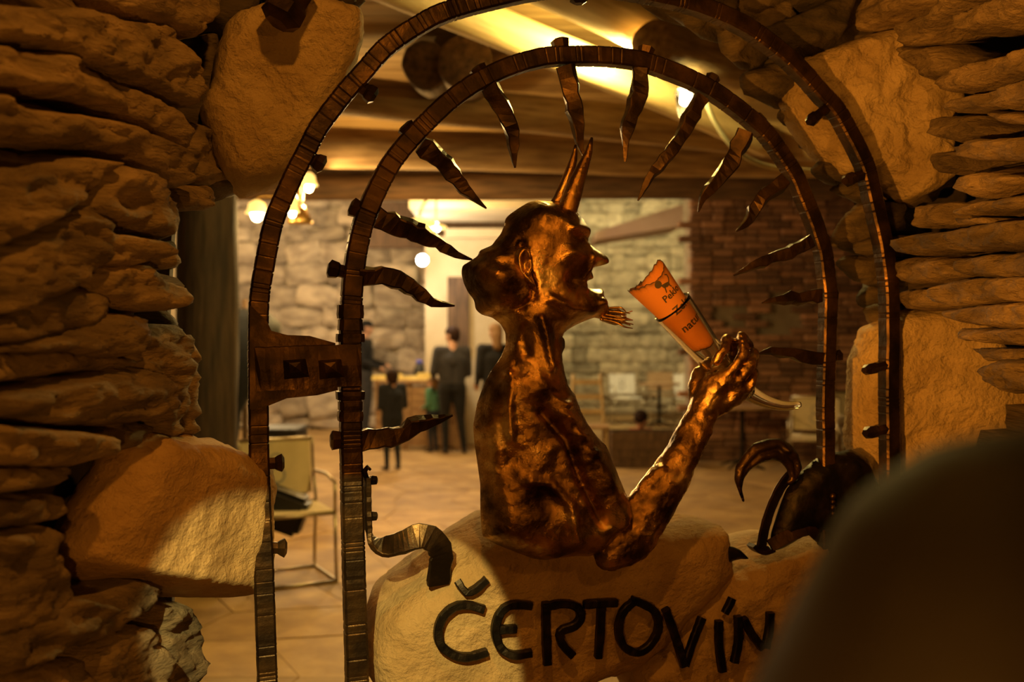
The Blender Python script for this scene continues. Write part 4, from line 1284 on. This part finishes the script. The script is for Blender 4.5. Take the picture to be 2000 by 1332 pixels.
def face_offset(u, v, cache={}):
    """how far in front of the gate plane the stone face stands at a picture point"""
    if not cache:
        for so in (sign_stone, sign_stone2):
            vv = [vx.co + Vector(so.location) for vx in so.data.vertices]
            cache[so.name] = BVHTree.FromPolygons(vv, [tuple(p.vertices) for p in so.data.polygons])
    best = None
    for t in cache.values():
        hit = t.ray_cast(CAMV, ray(u, v).normalized())
        if hit[0] is not None:
            o = (hit[0] - GATE.o).dot(GATE.n)
            if best is None or o > best: best = o
    return best if best is not None else -.05
for nm, strokes in LET.items():
    first = None
    for k_, st in enumerate(strokes):
        offs = [max(face_offset(u, v), -.06) + .030 for u, v in st]
        mo = sum(offs) / len(offs)
        offs = [.5 * o + .5 * mo for o in offs]
        w = 16 if nm not in ('caron', 'accent') else 14
        o = sweep('letter' if first is None else 'stroke', st, GATE, w * PXM, .018, DARKIRON, lettering if first is None else first, step=7, rnd=.08, seed=hash(nm) % 97 + k_ if False else len(nm) * 7 + k_ * 13 + ord(nm[0]), offs=offs, chamfer=.3)
        if first is None: first = o
        # studs into the stone
        mid = st[len(st) // 2]
        tube('stud', [G(mid[0], mid[1], offs[len(st) // 2] - .012), G(mid[0], mid[1], offs[len(st) // 2] - .06)], .004, DARKIRON, first if o is first else first, n=6)

# ================================================================== IRON SHELL AND TENDRIL
sb = G(1560, 1070, -.02)
shell = empty('iron_shell', sb, 'dark domed iron shell with leaf tendril on the right sign boulder', 'ornament')
puff('plate', [(1502, 1077), (1506, 1040), (1519, 998), (1535, 956), (1565, 920), (1592, 896), (1622, 885), (1662, 877), (1695, 895), (1702, 916), (1722, 960), (1722, 1020), (1690, 1076), (1640, 1084), (1604, 1050), (1592, 1040), (1577, 1038), (1556, 1056), (1527, 1072)], GATE, -.03, .035, DARKIRON, shell, step=6, round_px=36, rough=.003, freq=30, back=.5, it=4)
sweep('rim_strap', [(1486, 1074), (1493, 1035), (1506, 992), (1526, 950), (1546, 926)], GATE, .036, .006, IRON, shell, off=-.03, step=8, rnd=.04, seed=71, twist=lambda s: .45)
sweep('lower_lip', [(1504, 1066), (1530, 1052), (1556, 1040), (1580, 1034), (1600, 1050)], GATE, .030, .006, IRON, shell, off=.004, step=7, rnd=.05, seed=72, twist=lambda s: -.5)
sweep('foot_curl', [(1467, 1064), (1476, 1074), (1490, 1078), (1508, 1072)], GATE, .010, .030, IRON, shell, off=.0, step=5, rnd=.05, seed=73)
puff('tendril', [(1451, 982), (1443, 962), (1434, 937), (1436, 912), (1453, 886), (1471, 866), (1498, 857), (1523, 856), (1545, 868), (1560, 888), (1567, 914), (1558, 936), (1543, 949), (1535, 944), (1542, 931), (1535, 914), (1524, 902), (1510, 898), (1486, 905), (1465, 918), (1453, 935), (1449, 956), (1455, 980)], GATE, .0, .014, IRON, shell, step=4, round_px=14, rough=.002, freq=40, it=3,
     feat=lambda P: ridge(P, [(1447, 950), (1452, 915), (1480, 885), (1515, 876), (1548, 900), (1552, 930)], 4, -6) + blob(P, 1530, 880, 7, 7, 8))
puff('leaf', [(1416, 1068), (1430, 1067), (1446, 1074), (1464, 1092), (1446, 1092), (1430, 1096), (1419, 1104), (1414, 1086)], GATE, -.02, .006, DARKIRON, shell, step=4, round_px=8, it=1)
for k_, (v, r) in enumerate(((968, 6.5), (979, 5.5), (990, 7), (1002, 5))):
    V, Fc = capsule_vf(G(1627, v, .012), r * PXM, G(1626, v + 2, .012), r * PXM)
    mk('bead', V, Fc, IRON, shell)

# ================================================================== PEOPLE
def human(H, pose, tags):
    """capsules of a standing person of height H, facing +Y, left = -X; pose overrides joints (in units of H)"""
    J = dict(hipL=(-.052, 0, .515), hipR=(.052, 0, .515), kneeL=(-.058, .012, .285), kneeR=(.058, .012, .285), ankL=(-.062, -.008, .045), ankR=(.062, -.008, .045),
             shL=(-.108, 0, .805), shR=(.108, 0, .805), elL=(-.140, -.01, .625), elR=(.140, -.01, .625), wrL=(-.140, .045, .480), wrR=(.140, .045, .480),
             head=(0, .012, .925), look=(0, 1, -.05), belly=.0)
    J.update(pose)
    S = lambda p: Vector(p) * H
    j = {k: S(v) for k, v in J.items() if k not in ('look', 'belly', 'bulk', 'hs', 'short')}
    bk = J.get('bulk', 1.0)
    C = []
    A = lambda p0, r0, p1, r1, tag: C.append((Vector(p0), r0 * H, Vector(p1), r1 * H, tag))
    look = Vector(J['look']).normalized()
    side = look.cross(Vector((0, 0, 1))).normalized()
    upv = side.cross(look).normalized()
    hd = j['head']
    hs = J.get('hs', 1.0)
    AH = lambda p0, r0, p1, r1, tag: A(hd + (Vector(p0) - hd) * hs, r0 * hs, hd + (Vector(p1) - hd) * hs, r1 * hs, tag)
    # head: skull, face, jaw, nose, ears, neck
    AH(hd - look * .012 * H + upv * .018 * H, .046, hd + look * .008 * H + upv * .020 * H, .044, 'skin')
    AH(hd + look * .016 * H - upv * .004 * H, .037, hd + look * .020 * H - upv * .034 * H, .025, 'skin')
    AH(hd + look * .052 * H + upv * .006 * H, .005, hd + look * .060 * H - upv * .010 * H, .0075, 'skin')
    AH(hd + look * .045 * H - upv * .026 * H + side * .008 * H, .006, hd + look * .045 * H - upv * .026 * H - side * .008 * H, .006, 'skin')
    for s in (-1, 1):
        AH(hd + side * s * .046 * H + upv * .008 * H, .007, hd + side * s * .047 * H - upv * .012 * H, .006, 'skin')
    nb = (j['shL'] + j['shR']) / 2 + Vector((0, 0, .02 * H))
    A(hd - upv * .03 * H - look * .01 * H, .030, nb + Vector((0, -.004 * H, 0)), .034, 'skin')
    # trunk
    hc = (j['hipL'] + j['hipR']) / 2
    ch = (j['shL'] + j['shR']) / 2 - Vector((0, 0, .075 * H))
    sd = (j['shR'] - j['shL']).normalized()
    for s in (-1, 1):
        A(ch + sd * s * .045 * H, .064 * bk, hc + sd * s * .036 * H + Vector((0, 0, .05 * H)), .060 * bk, 'top')
        A(hc + sd * s * .036 * H + Vector((0, 0, .03 * H)), .060 * bk, hc + sd * s * .040 * H, .062 * bk, 'bottom')
    A(nb - Vector((0, 0, .012 * H)), .036, ch, .07 * bk, 'top')
    for L, s in (('L', -1), ('R', 1)):
        A(nb - Vector((0, 0, .015 * H)), .034, j['sh' + L], .040 * bk, 'top')
        A(j['sh' + L], .041 * bk, j['el' + L], .031, 'top')
        A(j['el' + L], .030, j['wr' + L], .021, 'top' if not J.get('short') else 'skin')
        w = j['wr' + L]; d = (w - j['el' + L]).normalized()
        hb = w + d * .030 * H
        A(w, .015, hb, .019, 'skin')
        q = d.cross(Vector((0, 0, 1)))
        q = q.normalized() if q.length > .1 else Vector((1, 0, 0))
        curl = d.cross(q).normalized()
        if curl.z > 0 and abs(d.z) < .7: curl = -curl
        for f, ln in ((-1.5, .034), (-.5, .042), (.5, .040), (1.5, .032)):
            k0 = hb + q * f * .0105 * H + d * .008 * H
            k1 = k0 + (d + curl * .35).normalized() * ln * .55 * H
            A(k0, .0062, k1, .0058, 'skin')
            A(k1, .0058, k1 + (d * .5 + curl).normalized() * ln * .45 * H, .0050, 'skin')
        A(w + d * .012 * H + q * s * .012 * H, .008, hb + q * s * .034 * H + d * .004 * H, .006, 'skin')
        A(j['hip' + L], .056 * bk, j['knee' + L], .036, 'bottom')
        A(j['knee' + L], .035, j['ank' + L], .025, 'bottom')
        an = j['ank' + L]
        A(an + Vector((0, -.018 * H, -.022 * H)), .020, an + Vector((s * .012 * H, .075 * H, -.029 * H)), .0155, 'shoe')
    # hair shell
    Hc = []
    B = lambda p0, r0, p1, r1: Hc.append((hd + (Vector(p0) - hd) * hs, r0 * H * 1.12 * hs, hd + (Vector(p1) - hd) * hs, r1 * H * 1.12 * hs, 'hair'))
    B(hd - look * .020 * H + upv * .026 * H, .047, hd + look * .010 * H + upv * .036 * H, .040)
    B(hd - look * .026 * H - upv * .006 * H, .040, hd - look * .022 * H + upv * .02 * H, .046)
    return C, Hc

def person(label, u, y, H, face, pose, top, bottom, shoe, hair, skin=SKIN, extra=None, group=None, hair_extra=None, z=0.0, xloc=None, voxel=.0125, hairname='hair'):
    """face: heading of the body in degrees, 0 = away from the camera, 180 = towards it"""
    x = (u - CX) / F_PX * y if xloc is None else xloc
    root = empty('person', (x, y, z), label, 'person', group)
    C, Hc = human(H, pose, None)
    if extra: C += extra(H)
    W, Q, Nn = fuse(C, voxel, 5)
    names = ['skin', 'top', 'bottom', 'shoe', 'acc']
    mats_ = [skin, top, bottom, shoe, REDC]
    cen = np.array([sum((W[i] for i in q), Vector((0, 0, 0))) / len(q) for q in Q])
    best = np.full(len(Q), 1e9); idx = np.zeros(len(Q), int)
    for p0, r0, p1, r1, tag in C:
        a = np.array(p0); b = np.array(p1); ab = b - a; L2 = ab.dot(ab) + 1e-12
        t = np.clip(((cen - a) @ ab) / L2, 0, 1)
        d = np.linalg.norm(cen - (a + t[:, None] * ab), axis=1) - (r0 + (r1 - r0) * t)
        m = d < best; best[m] = d[m]; idx[m] = names.index(tag)
    R = Matrix.Rotation(math.radians(-face), 4, 'Z')
    body = mk('body', [R @ w for w in W], Q, None, None, True, local=True, mats=mats_, midx=idx.tolist())
    body.parent = root
    if hair_extra: Hc += hair_extra(H)
    W, Q, Nn = fuse(Hc, voxel, 4)
    # keep the hair out of the face
    hh = mk(hairname, [R @ w for w in W], Q, hair, None, True, local=True)
    hh.parent = root
    return root

# group at the market table
person('woman with short dark hair in charcoal clothes, seen from behind at the table', 883, 13.2, 1.68, -12,
       dict(look=(-.75, .6, -.05), elL=(-.150, .0, .640), wrL=(-.135, .10, .60), elR=(.135, .02, .630), wrR=(.07, .12, .60), kneeR=(.066, .0, .285), ankR=(.092, -.02, .045), ankL=(-.05, .0, .045), bulk=1.16), CHARC, BLACKC, SHOE, HAIRD)
person('small child in navy overalls standing before the market table', 766, 11.6, 1.19, -35,
       dict(look=(.2, .9, -.1), wrL=(-.10, .11, .60), wrR=(.10, .12, .60), bulk=1.22, hs=1.25, head=(0, .012, .895)), NAVY, NAVY, SHOE, HAIRD)
person('man in black jacket and cap at the left end of the market table', 714, 16.0, 1.80, 95,
       dict(look=(0, 1, -.1), elL=(-.14, .0, .64), wrL=(-.11, .15, .60), elR=(.14, .0, .64), wrR=(.12, .15, .58)), BLACKC, CHARC, SHOE, BLACKC, hairname='cap',
       hair_extra=lambda H: [(Vector((-.03, .05, .955)) * H, .012 * H, Vector((.03, .05, .955)) * H, .012 * H, 'hair')])
person('vendor in grey top with red collar behind the market table', 926, 15.6, 1.80, 178,
       dict(look=(.1, .9, -.3), wrL=(-.09, .13, .56), wrR=(.09, .13, .56), bulk=1.05), GREYC, CHARC, SHOE, HAIRB,
       extra=lambda H: [(Vector((-.03, .03, .835)) * H, .022 * H, Vector((.03, .03, .835)) * H, .022 * H, 'acc')])
person('person with long brown hair in black coat half hidden behind the copper bust', 968, 12.9, 1.72, -20,
       dict(look=(-.2, 1, -.1), bulk=1.12, wrL=(-.12, .08, .55)), BLACKC, BLACKC, SHOE, HAIRB,
       hair_extra=lambda H: [(Vector((0, -.03, .91)) * H, .045 * H, Vector((0, -.045, .83)) * H, .036 * H, 'hair')])
person('toddler in green shirt peeking from behind the woman in charcoal', 846, 13.35, 1.02, -60,
       dict(look=(-.3, .9, 0), bulk=1.2, hs=1.3, head=(0, .012, .885), wrL=(-.10, .10, .58)), GREENC, NAVY, SHOE, HAIRB)
person('child with dark hair sitting low behind the wooden crate', 1252, 12.72, 1.16, 185,
       dict(hipL=(-.05, 0, .13), hipR=(.05, 0, .13), kneeL=(-.06, .20, .24), kneeR=(.06, .20, .24), ankL=(-.06, .24, .045), ankR=(.06, .24, .045),
            shL=(-.105, -.01, .285), shR=(.105, -.01, .285), elL=(-.14, .06, .20), elR=(.14, .06, .20), wrL=(-.08, .15, .20), wrR=(.08, .15, .20), head=(0, .0, .41), look=(.3, .8, -.7), bulk=1.1, hs=1.5), REDC, NAVY, SHOE, HAIRD)
# person right beside the photographer, only the shoulder in view
person('person in dark jacket close at the right, only a blurred shoulder in view', 0, .38, 1.86, 4,
       dict(shL=(-.100, .0, .788), shR=(.105, .0, .788), elL=(-.200, -.01, .64), elR=(.16, -.01, .62), wrL=(-.13, .06, .50), wrR=(.12, .06, .50), bulk=1.3), JACKET, BLACKC, SHOE, HAIRD, xloc=.396, voxel=.011)

# ================================================================== FURNITURE OF THE HALL
def bar(p0, p1, r, n=8):
    return tube_vf([Vector(p0), Vector(p1)], r, n)
def sled_chair(name, label, loc, rotz, panel, group, prnt=None, wood=None):
    """tubular chair with canvas back and seat, sled runners; faces local -Y"""
    root = empty(name, loc, label, 'chair', group, rotz)
    def add(nm, vf, m, par=root, smooth=True):
        o = mk(nm, vf[0], vf[1], m, None, smooth, local=True); o.parent = par; fix_normals(o); return o
    r = .011
    for s in (-1, 1):
        x = .25 * s
        pts = [(x, .27, .88), (x, .24, .66), (x, .18, .46), (x, .20, .24), (x, .21, .03), (x, .19, .012), (x, -.05, .012), (x, -.28, .012)]
        add('side_tube', tube_vf([Vector(p) for p in catmull(pts, .04)], r, 8), TUBE)
        add('front_leg', tube_vf([Vector((x, -.27, .012)), Vector((x, -.25, .24)), Vector((x, -.24, .44))], r, 8), TUBE)
        add('arm_rest', tube_vf([Vector((x, .24, .66)), Vector((x * 1.06, .0, .665)), Vector((x, -.24, .64)), Vector((x, -.24, .44))], r, 8), TUBE)
    for y, z in ((-.28, .012), (.19, .012), (.27, .88), (-.24, .44), (.18, .46)):
        add('cross_tube', bar((-.25, y, z), (.25, y, z), r), TUBE)
    seat = add('seat', box_vf((0, -.03, .452), .49, .42, .014), panel, smooth=False)
    bk = add('backrest', box_vf((0, 0, 0), .47, .012, .36), panel, smooth=False)
    bk.location = (0, .252, .69); bk.rotation_euler = (math.radians(-9), 0, 0)
    if prnt:
        parts = []
        for cz, rr in ((.05, .05), (-.05, .06)):
            n = 20
            V = [Vector((rr * k * math.cos(2 * math.pi * i / n), -.0075, cz + rr * k * math.sin(2 * math.pi * i / n))) for k in (1.0, .72) for i in range(n)]
            parts.append((V, [(i, (i + 1) % n, n + (i + 1) % n, n + i) for i in range(n)]))
        add('print', join_vf(parts), prnt, bk, False)
    return root

def floor_at(u, v):
    r = ray(u, v); t = -CAM_H / r.z
    return CAMV + r * t
p = floor_at(560, 1128)
sled_chair('canvas_chair', 'cream canvas chair with round print and black bag, nearest the gate', (p.x, p.y, 0), math.radians(28), CREAM, 'canvas chairs in the hall', GREYPRINT)
bag = bevel_box('shoulder_bag', at(548, 1000, p.y - .02) + Vector((0, 0, .02)), .34, .20, .26, BLACKP, None, .03, Matrix.Rotation(.35, 3, 'Y'))
setp(bag, 'black shoulder bag lying on the seat of the nearest cream chair', 'bag')
for i, (u, v, y, rz, m, lab, pr) in enumerate((
        (1222, 0, 17.6, 188, WHITEC, 'white printed chair left of the bistro table by the far wall', GREYPRINT),
        (1293, 0, 18.4, 180, TANC, 'tan backed chair behind the bistro table by the far wall', None),
        (1343, 0, 17.5, 172, WHITEC, 'white printed chair right of the bistro table by the far wall', GREYPRINT),
        (1590, 0, 10.9, 160, CREAM, 'cream canvas chair in front of the brick wall, just left of the inner gate bar', GREYPRINT),
        (1660, 0, 11.8, 195, CREAM, 'cream canvas chair in front of the brick wall, between the two gate bars', None),
        (1712, 0, 10.2, 170, TANC, 'tan canvas chair at the far right before the brick wall', None))):
    sled_chair('canvas_chair', lab, ((u - CX) / F_PX * y, y, 0), math.radians(rz - 180 + (0 if True else 0)), m, 'canvas chairs in the hall', pr)

def bistro(name, label, x, y, r=.36, h=.74):
    root = empty(name, (x, y, 0), label, 'table')
    def lathe(prof, n=28):
        V = [Vector((rr * math.cos(2 * math.pi * i / n), rr * math.sin(2 * math.pi * i / n), z)) for rr, z in prof for i in range(n)]
        k = len(prof)
        Fc = [(a * n + i, a * n + (i + 1) % n, (a + 1) * n + (i + 1) % n, (a + 1) * n + i) for a in range(k - 1) for i in range(n)]
        Fc += [tuple(range(n)), tuple((k - 1) * n + i for i in range(n))]
        return V, Fc
    for nm, vf, m in (('table_top', lathe([(r - .01, h - .03), (r, h - .025), (r, h - .005), (r - .01, h)]), TABLEWOOD), ('column', lathe([(.03, .03), (.03, h - .03)], 12), DARKIRON)):
        o = mk(nm, *vf, m, None, False, local=True); o.parent = root; fix_normals(o)
    for k in range(4):
        a = math.pi / 4 + k * math.pi / 2
        vf = tube_vf([Vector((0, 0, .10)), Vector((math.cos(a) * .15, math.sin(a) * .15, .06)), Vector((math.cos(a) * .30, math.sin(a) * .30, .012))], [.018, .015, .012], 8)
        o = mk('leg', *vf, DARKIRON, None, True, local=True); o.parent = root; fix_normals(o)
bistro('bistro_table', 'round bistro table with iron foot among the far chairs', (1288 - CX) / F_PX * 17.0, 17.0)
bistro('bistro_table', 'small round table in front of the niche of the brick wall', (1450 - CX) / F_PX * 11.8, 11.8, .42)

# bentwood chair
bx, by = (1150 - CX) / F_PX * 12.2, 12.2
bw = empty('bentwood_chair', (bx, by, 0), 'bentwood chair with curved tan back post right of the copper bust', 'chair')
def child(nm, vf, m, par, smooth=True):
    o = mk(nm, vf[0], vf[1], m, None, smooth, local=True); o.parent = par; fix_normals(o); return o
BENT = mat('bent_wood', (0.36, 0.24, 0.11), (0.50, 0.36, 0.18), rough=.5, scale=6)
for s in (-1, 1):
    child('back_leg', tube_vf([Vector(q) for q in catmull([(s * .20, .22, 0), (s * .20, .19, .30), (s * .20, .18, .46), (s * .19, .24, .75), (s * .17, .31, 1.08)], .05)], .021, 8), BENT, bw)
    child('front_leg', tube_vf([Vector((s * .21, -.22, 0)), Vector((s * .20, -.20, .44))], .019, 8), BENT, bw)
child('seat', box_vf((0, 0, .455), .46, .46, .03), TABLEWOOD, bw, False)
for z, y in ((.62, .21), (.80, .25), (.98, .29)):
    child('back_slat', box_vf((0, y, z), .38, .018, .06), BENT, bw, False)
for s in (-1, 1):
    child('stretcher', bar((s * .205, -.21, .2), (s * .2, .2, .2), .011), BENT, bw)

# crate with boards
cx0, cy0 = (1256 - CX) / F_PX * 12.05, 12.0
crate = empty('wooden_crate', (cx0, cy0, 0), 'dark wooden crate on the floor with a child behind it', 'crate')
for k in range(4):
    child('board', box_vf((0, -.20, .055 + k * .105), .80, .022, .098), DARKWOOD, crate, False)
    child('board', box_vf((0, .20, .055 + k * .105), .80, .022, .098), DARKWOOD, crate, False)
for s in (-1, 1):
    for k in range(4):
        child('end_board', box_vf((s * .40, 0, .055 + k * .105), .022, .40, .098), DARKWOOD, crate, False)
    child('corner_post', box_vf((s * .375, -.175, .21), .04, .04, .42), DARKWOOD, crate, False)

# market table with wares
tx0, tx1, ty = (737 - CX) / F_PX * 13.9, (905 - CX) / F_PX * 13.9, 13.9
tz = .93
mt = empty('market_table', ((tx0 + tx1) / 2, ty, 0), 'long wooden market table behind the standing people', 'table')
hw = (tx1 - tx0) / 2
for k in range(3):
    child('top_board', box_vf((0, -.25 + k * .25, tz), hw * 2, .245, .045), TABLEWOOD, mt, False)
for sx in (-1, -.33, .33, 1):
    for sy in (-1, 1):
        child('leg', box_vf((sx * (hw - .06), sy * .30, tz / 2 - .01), .08, .08, tz - .03), TABLEWOOD, mt, False)
for k in range(5):
    child('front_board', box_vf((-hw + .16 + k * (hw * 2 - .2) / 5 + .05, -.345, tz * .5), (hw * 2 - .2) / 5 - .012, .02, tz * .86), TABLEWOOD, mt, False)
rsw = random.Random(8)
for k, (u, sc_, lab) in enumerate(((746, .9, 'leftmost yellow cheese wedge on the market table'), (774, 1.1, 'second yellow cheese wedge on the market table'), (803, .8, 'small yellow cheese wedge in the middle of the market table'), (833, 1.3, 'tallest yellow cheese wedge on the market table'))):
    x = (u - CX) / F_PX * ty
    h_ = .09 * sc_
    V = [(x - .12, ty - .2, tz + .023), (x + .12, ty - .24, tz + .023), (x + .03, ty + .04, tz + .023), (x - .11, ty - .19, tz + h_), (x + .11, ty - .23, tz + h_ * 1.1), (x + .03, ty + .03, tz + h_)]
    o = mk('cheese_wedge', V, [(0, 2, 1), (3, 4, 5), (0, 1, 4, 3), (1, 2, 5, 4), (2, 0, 3, 5)], BREAD, None, False)
    fix_normals(o); setp(o, lab, 'cheese', 'cheese wedges on the market table')
x = (819 - CX) / F_PX * 14.1
jug = empty('jug', (x, 14.1, tz + .0225), 'small dark jug with blue lid on the market table', 'jug')
child('body', tube_vf([Vector((0, 0, 0)), Vector((0, 0, .02)), Vector((0, 0, .10)), Vector((0, 0, .18)), Vector((0, 0, .21))], [.05, .075, .085, .06, .045], 16), BLACKP, jug)
child('lid', tube_vf([Vector((0, 0, .21)), Vector((0, 0, .25)), Vector((0, 0, .265))], [.052, .05, .02], 16), BLUEP, jug)

# coat and strap hanging beside the post
cp = at(474, 640, 7.4)
coat = empty('hanging_coat', (cp.x, cp.y, 0.9), 'dark coat hanging on a peg stand right of the timber post', 'coat')
child('hanger_post', bar((0, .06, -.9), (0, .06, .95), .02), DARKWOOD, coat)
child('cloth', tube_vf([Vector((0, 0, .88)), Vector((0, 0, .80)), Vector((-.01, 0, .55)), Vector((-.02, 0, .30)), Vector((-.06, 0, .12)), Vector((-.07, 0, -.10)), Vector((-.07, 0, -.16))], [.05, .17, .16, .12, .05, .035, .02], 14), NAVY, coat)
child('bundle', tube_vf([Vector((.10, -.05, .84)), Vector((.17, -.05, .78)), Vector((.24, -.03, .72)), Vector((.27, -.02, .66))], [.04, .08, .07, .02], 12), GREYC, coat)
# pale sack and dark trunk behind the frame
sp_ = floor_at(468, 900)
V, Fc, Nn = fuse([((0, 0, .16), .17, (0, 0, .42), .15, 0), ((0, 0, .42), .15, (.02, 0, .62), .06, 0), ((-.05, .05, .12), .13, (.08, -.03, .12), .13, 0)], .03, 4)
sack = mk('grain_sack', [v + Vector((at(474, 840, 6.9).x, 6.9, .0)) - Vector((0, 0, min(q.z for q in V))) for v in V], Q and Fc, CREAM, None)
setp(sack, 'pale lumpy sack standing at the foot of the timber post', 'sack')
tk = at(545, 850, 9.0)
trunk = bevel_box('black_trunk', (tk.x, 9.0, .36), .42, .5, .72, BLACKP, None, .02)
setp(trunk, 'black box standing on the floor behind the hinge plate', 'box')
lid = bevel_box('trunk_lid', (tk.x, 9.0, .735), .44, .52, .03, BLACKP, None, .01)
lid.parent = trunk; lid.location = Vector(lid.location) - origin_of(trunk)

# ================================================================== LAMPS OF THE HALL
# three armed chandelier
hub = at(586, 418, 7.2)
ch_ = empty('chandelier', hub, 'three armed brass chandelier with glowing tulip shades at the left', 'lamp')
L_ = lambda u, v, y: at(u, v, y) - hub
child('hub', tube_vf([Vector((0, 0, .06)), Vector((0, 0, .03)), Vector((0, 0, -.02)), Vector((0, 0, -.055)), Vector((0, 0, -.07))], [.03, .05, .075, .095, .085], 18), BRASS, ch_)
child('rod', bar((0, 0, .05), (0, 0, 3.36 - hub.z), .008), BRASS, ch_)
for (u, v, y, rr) in ((502, 410, 7.0, .051), (603, 356, 7.3, .040), (571, 407, 6.85, .029)):
    q = L_(u, v, y)
    arm_pts = catmull([(0, 0, .02), tuple(q * .5 + Vector((0, 0, .10))), tuple(q + Vector((0, 0, .09))), tuple(q + Vector((0, 0, .05)))], .04)
    am = child('arm', tube_vf([Vector(p) for p in arm_pts], .008, 8), BRASS, ch_)
    child('shade', tube_vf([q + Vector((0, 0, .07)), q + Vector((0, 0, .045)), q + Vector((0, 0, .0)), q + Vector((0, 0, -.025))], [.02, rr * 1.15, rr * 1.35, rr * 1.7], 14), SHADE, am)
    V, Fc = capsule_vf(q + Vector((0, 0, -.012)), rr, q + Vector((0, 0, -.04)), rr * .8)
    child('bulb', (V, Fc), BULB, am)
    light('chandelier_bulb', 'POINT', hub + q + Vector((0, 0, -.11)), 38 if rr > .03 else 15, WARM, .03)
# bright small wall spot far back
wp = at(825, 508, 13.6)
sl = empty('wall_spot', wp, 'small dazzling white spot lamp high on the far plaster wall', 'lamp')
child('bulb', capsule_vf((0, 0, 0), .075, (0, -.02, 0), .07), BULBW, sl)
child('bracket', tube_vf([Vector((0, .05, 0)), Vector((0, .40, .08)), Vector((0, .72, .05))], .015, 8), BRASS, sl)
light('wall_spot_light', 'POINT', wp + Vector((0, -.18, 0)), 45, (1, .92, .74), .06)
# disc pendant
dp = at(818, 442, 11.0)
pd = empty('disc_pendant', dp, 'pendant lamp with yellow lit disc shade left of the devil head', 'lamp')
child('shade', tube_vf([Vector((0, 0, .10)), Vector((0, 0, .07)), Vector((0, 0, .0)), Vector((0, 0, -.015))], [.03, .08, .30, .31], 22), SHADE, pd)
child('stem', tube_vf([Vector(q) for q in catmull([(0, 0, .09), (.04, 0, .22), (.16, 0, .40), (.24, 0, .60), (.24, 0, 4.4 - dp.z)], .05)], .014, 8), CABLE, pd)
child('bulb', capsule_vf((.19, 0, .0), .04, (.19, 0, -.02), .038), BULBW, pd)
child('bulb_cord', bar((.19, 0, .03), (.20, 0, 4.4 - dp.z), .01), CABLE, pd)
light('disc_pendant_light', 'POINT', dp + Vector((0, 0, -.14)), 30, WARM, .08)
# lamp beside the sawn log and its cable
lp2 = at(1340, 196, 4.9)
ll = empty('log_lamp', lp2, 'glass globe lamp hanging below the sawn log end', 'lamp')
child('socket', tube_vf([Vector((0, 0, .16)), Vector((0, 0, .10)), Vector((0, 0, .07))], [.02, .03, .04], 12), BRASS, ll)
child('globe', capsule_vf((0, 0, .03), .055, (0, 0, -.06), .04), GLASS, ll)
child('bulb', capsule_vf((0, 0, .04), .018, (0, 0, -.005), .022), BULB, ll)
child('cord', bar((0, 0, .15), (0, 0, .62), .006), CABLE, ll)
light('log_lamp_light', 'POINT', lp2 + Vector((-.02, -.10, .0)), 7, YELLOW, .03)
cab = tube('power_cable', [at(*q) for q in catmull([(1365, 150, 4.9), (1378, 195, 4.9), (1400, 245, 4.95), (1440, 295, 5.0), (1500, 325, 5.1), (1600, 335, 5.3)], 12)], .012, CABLE)
setp(cab, 'pale electric cable sagging from the sawn log towards the brick wall', 'cable')
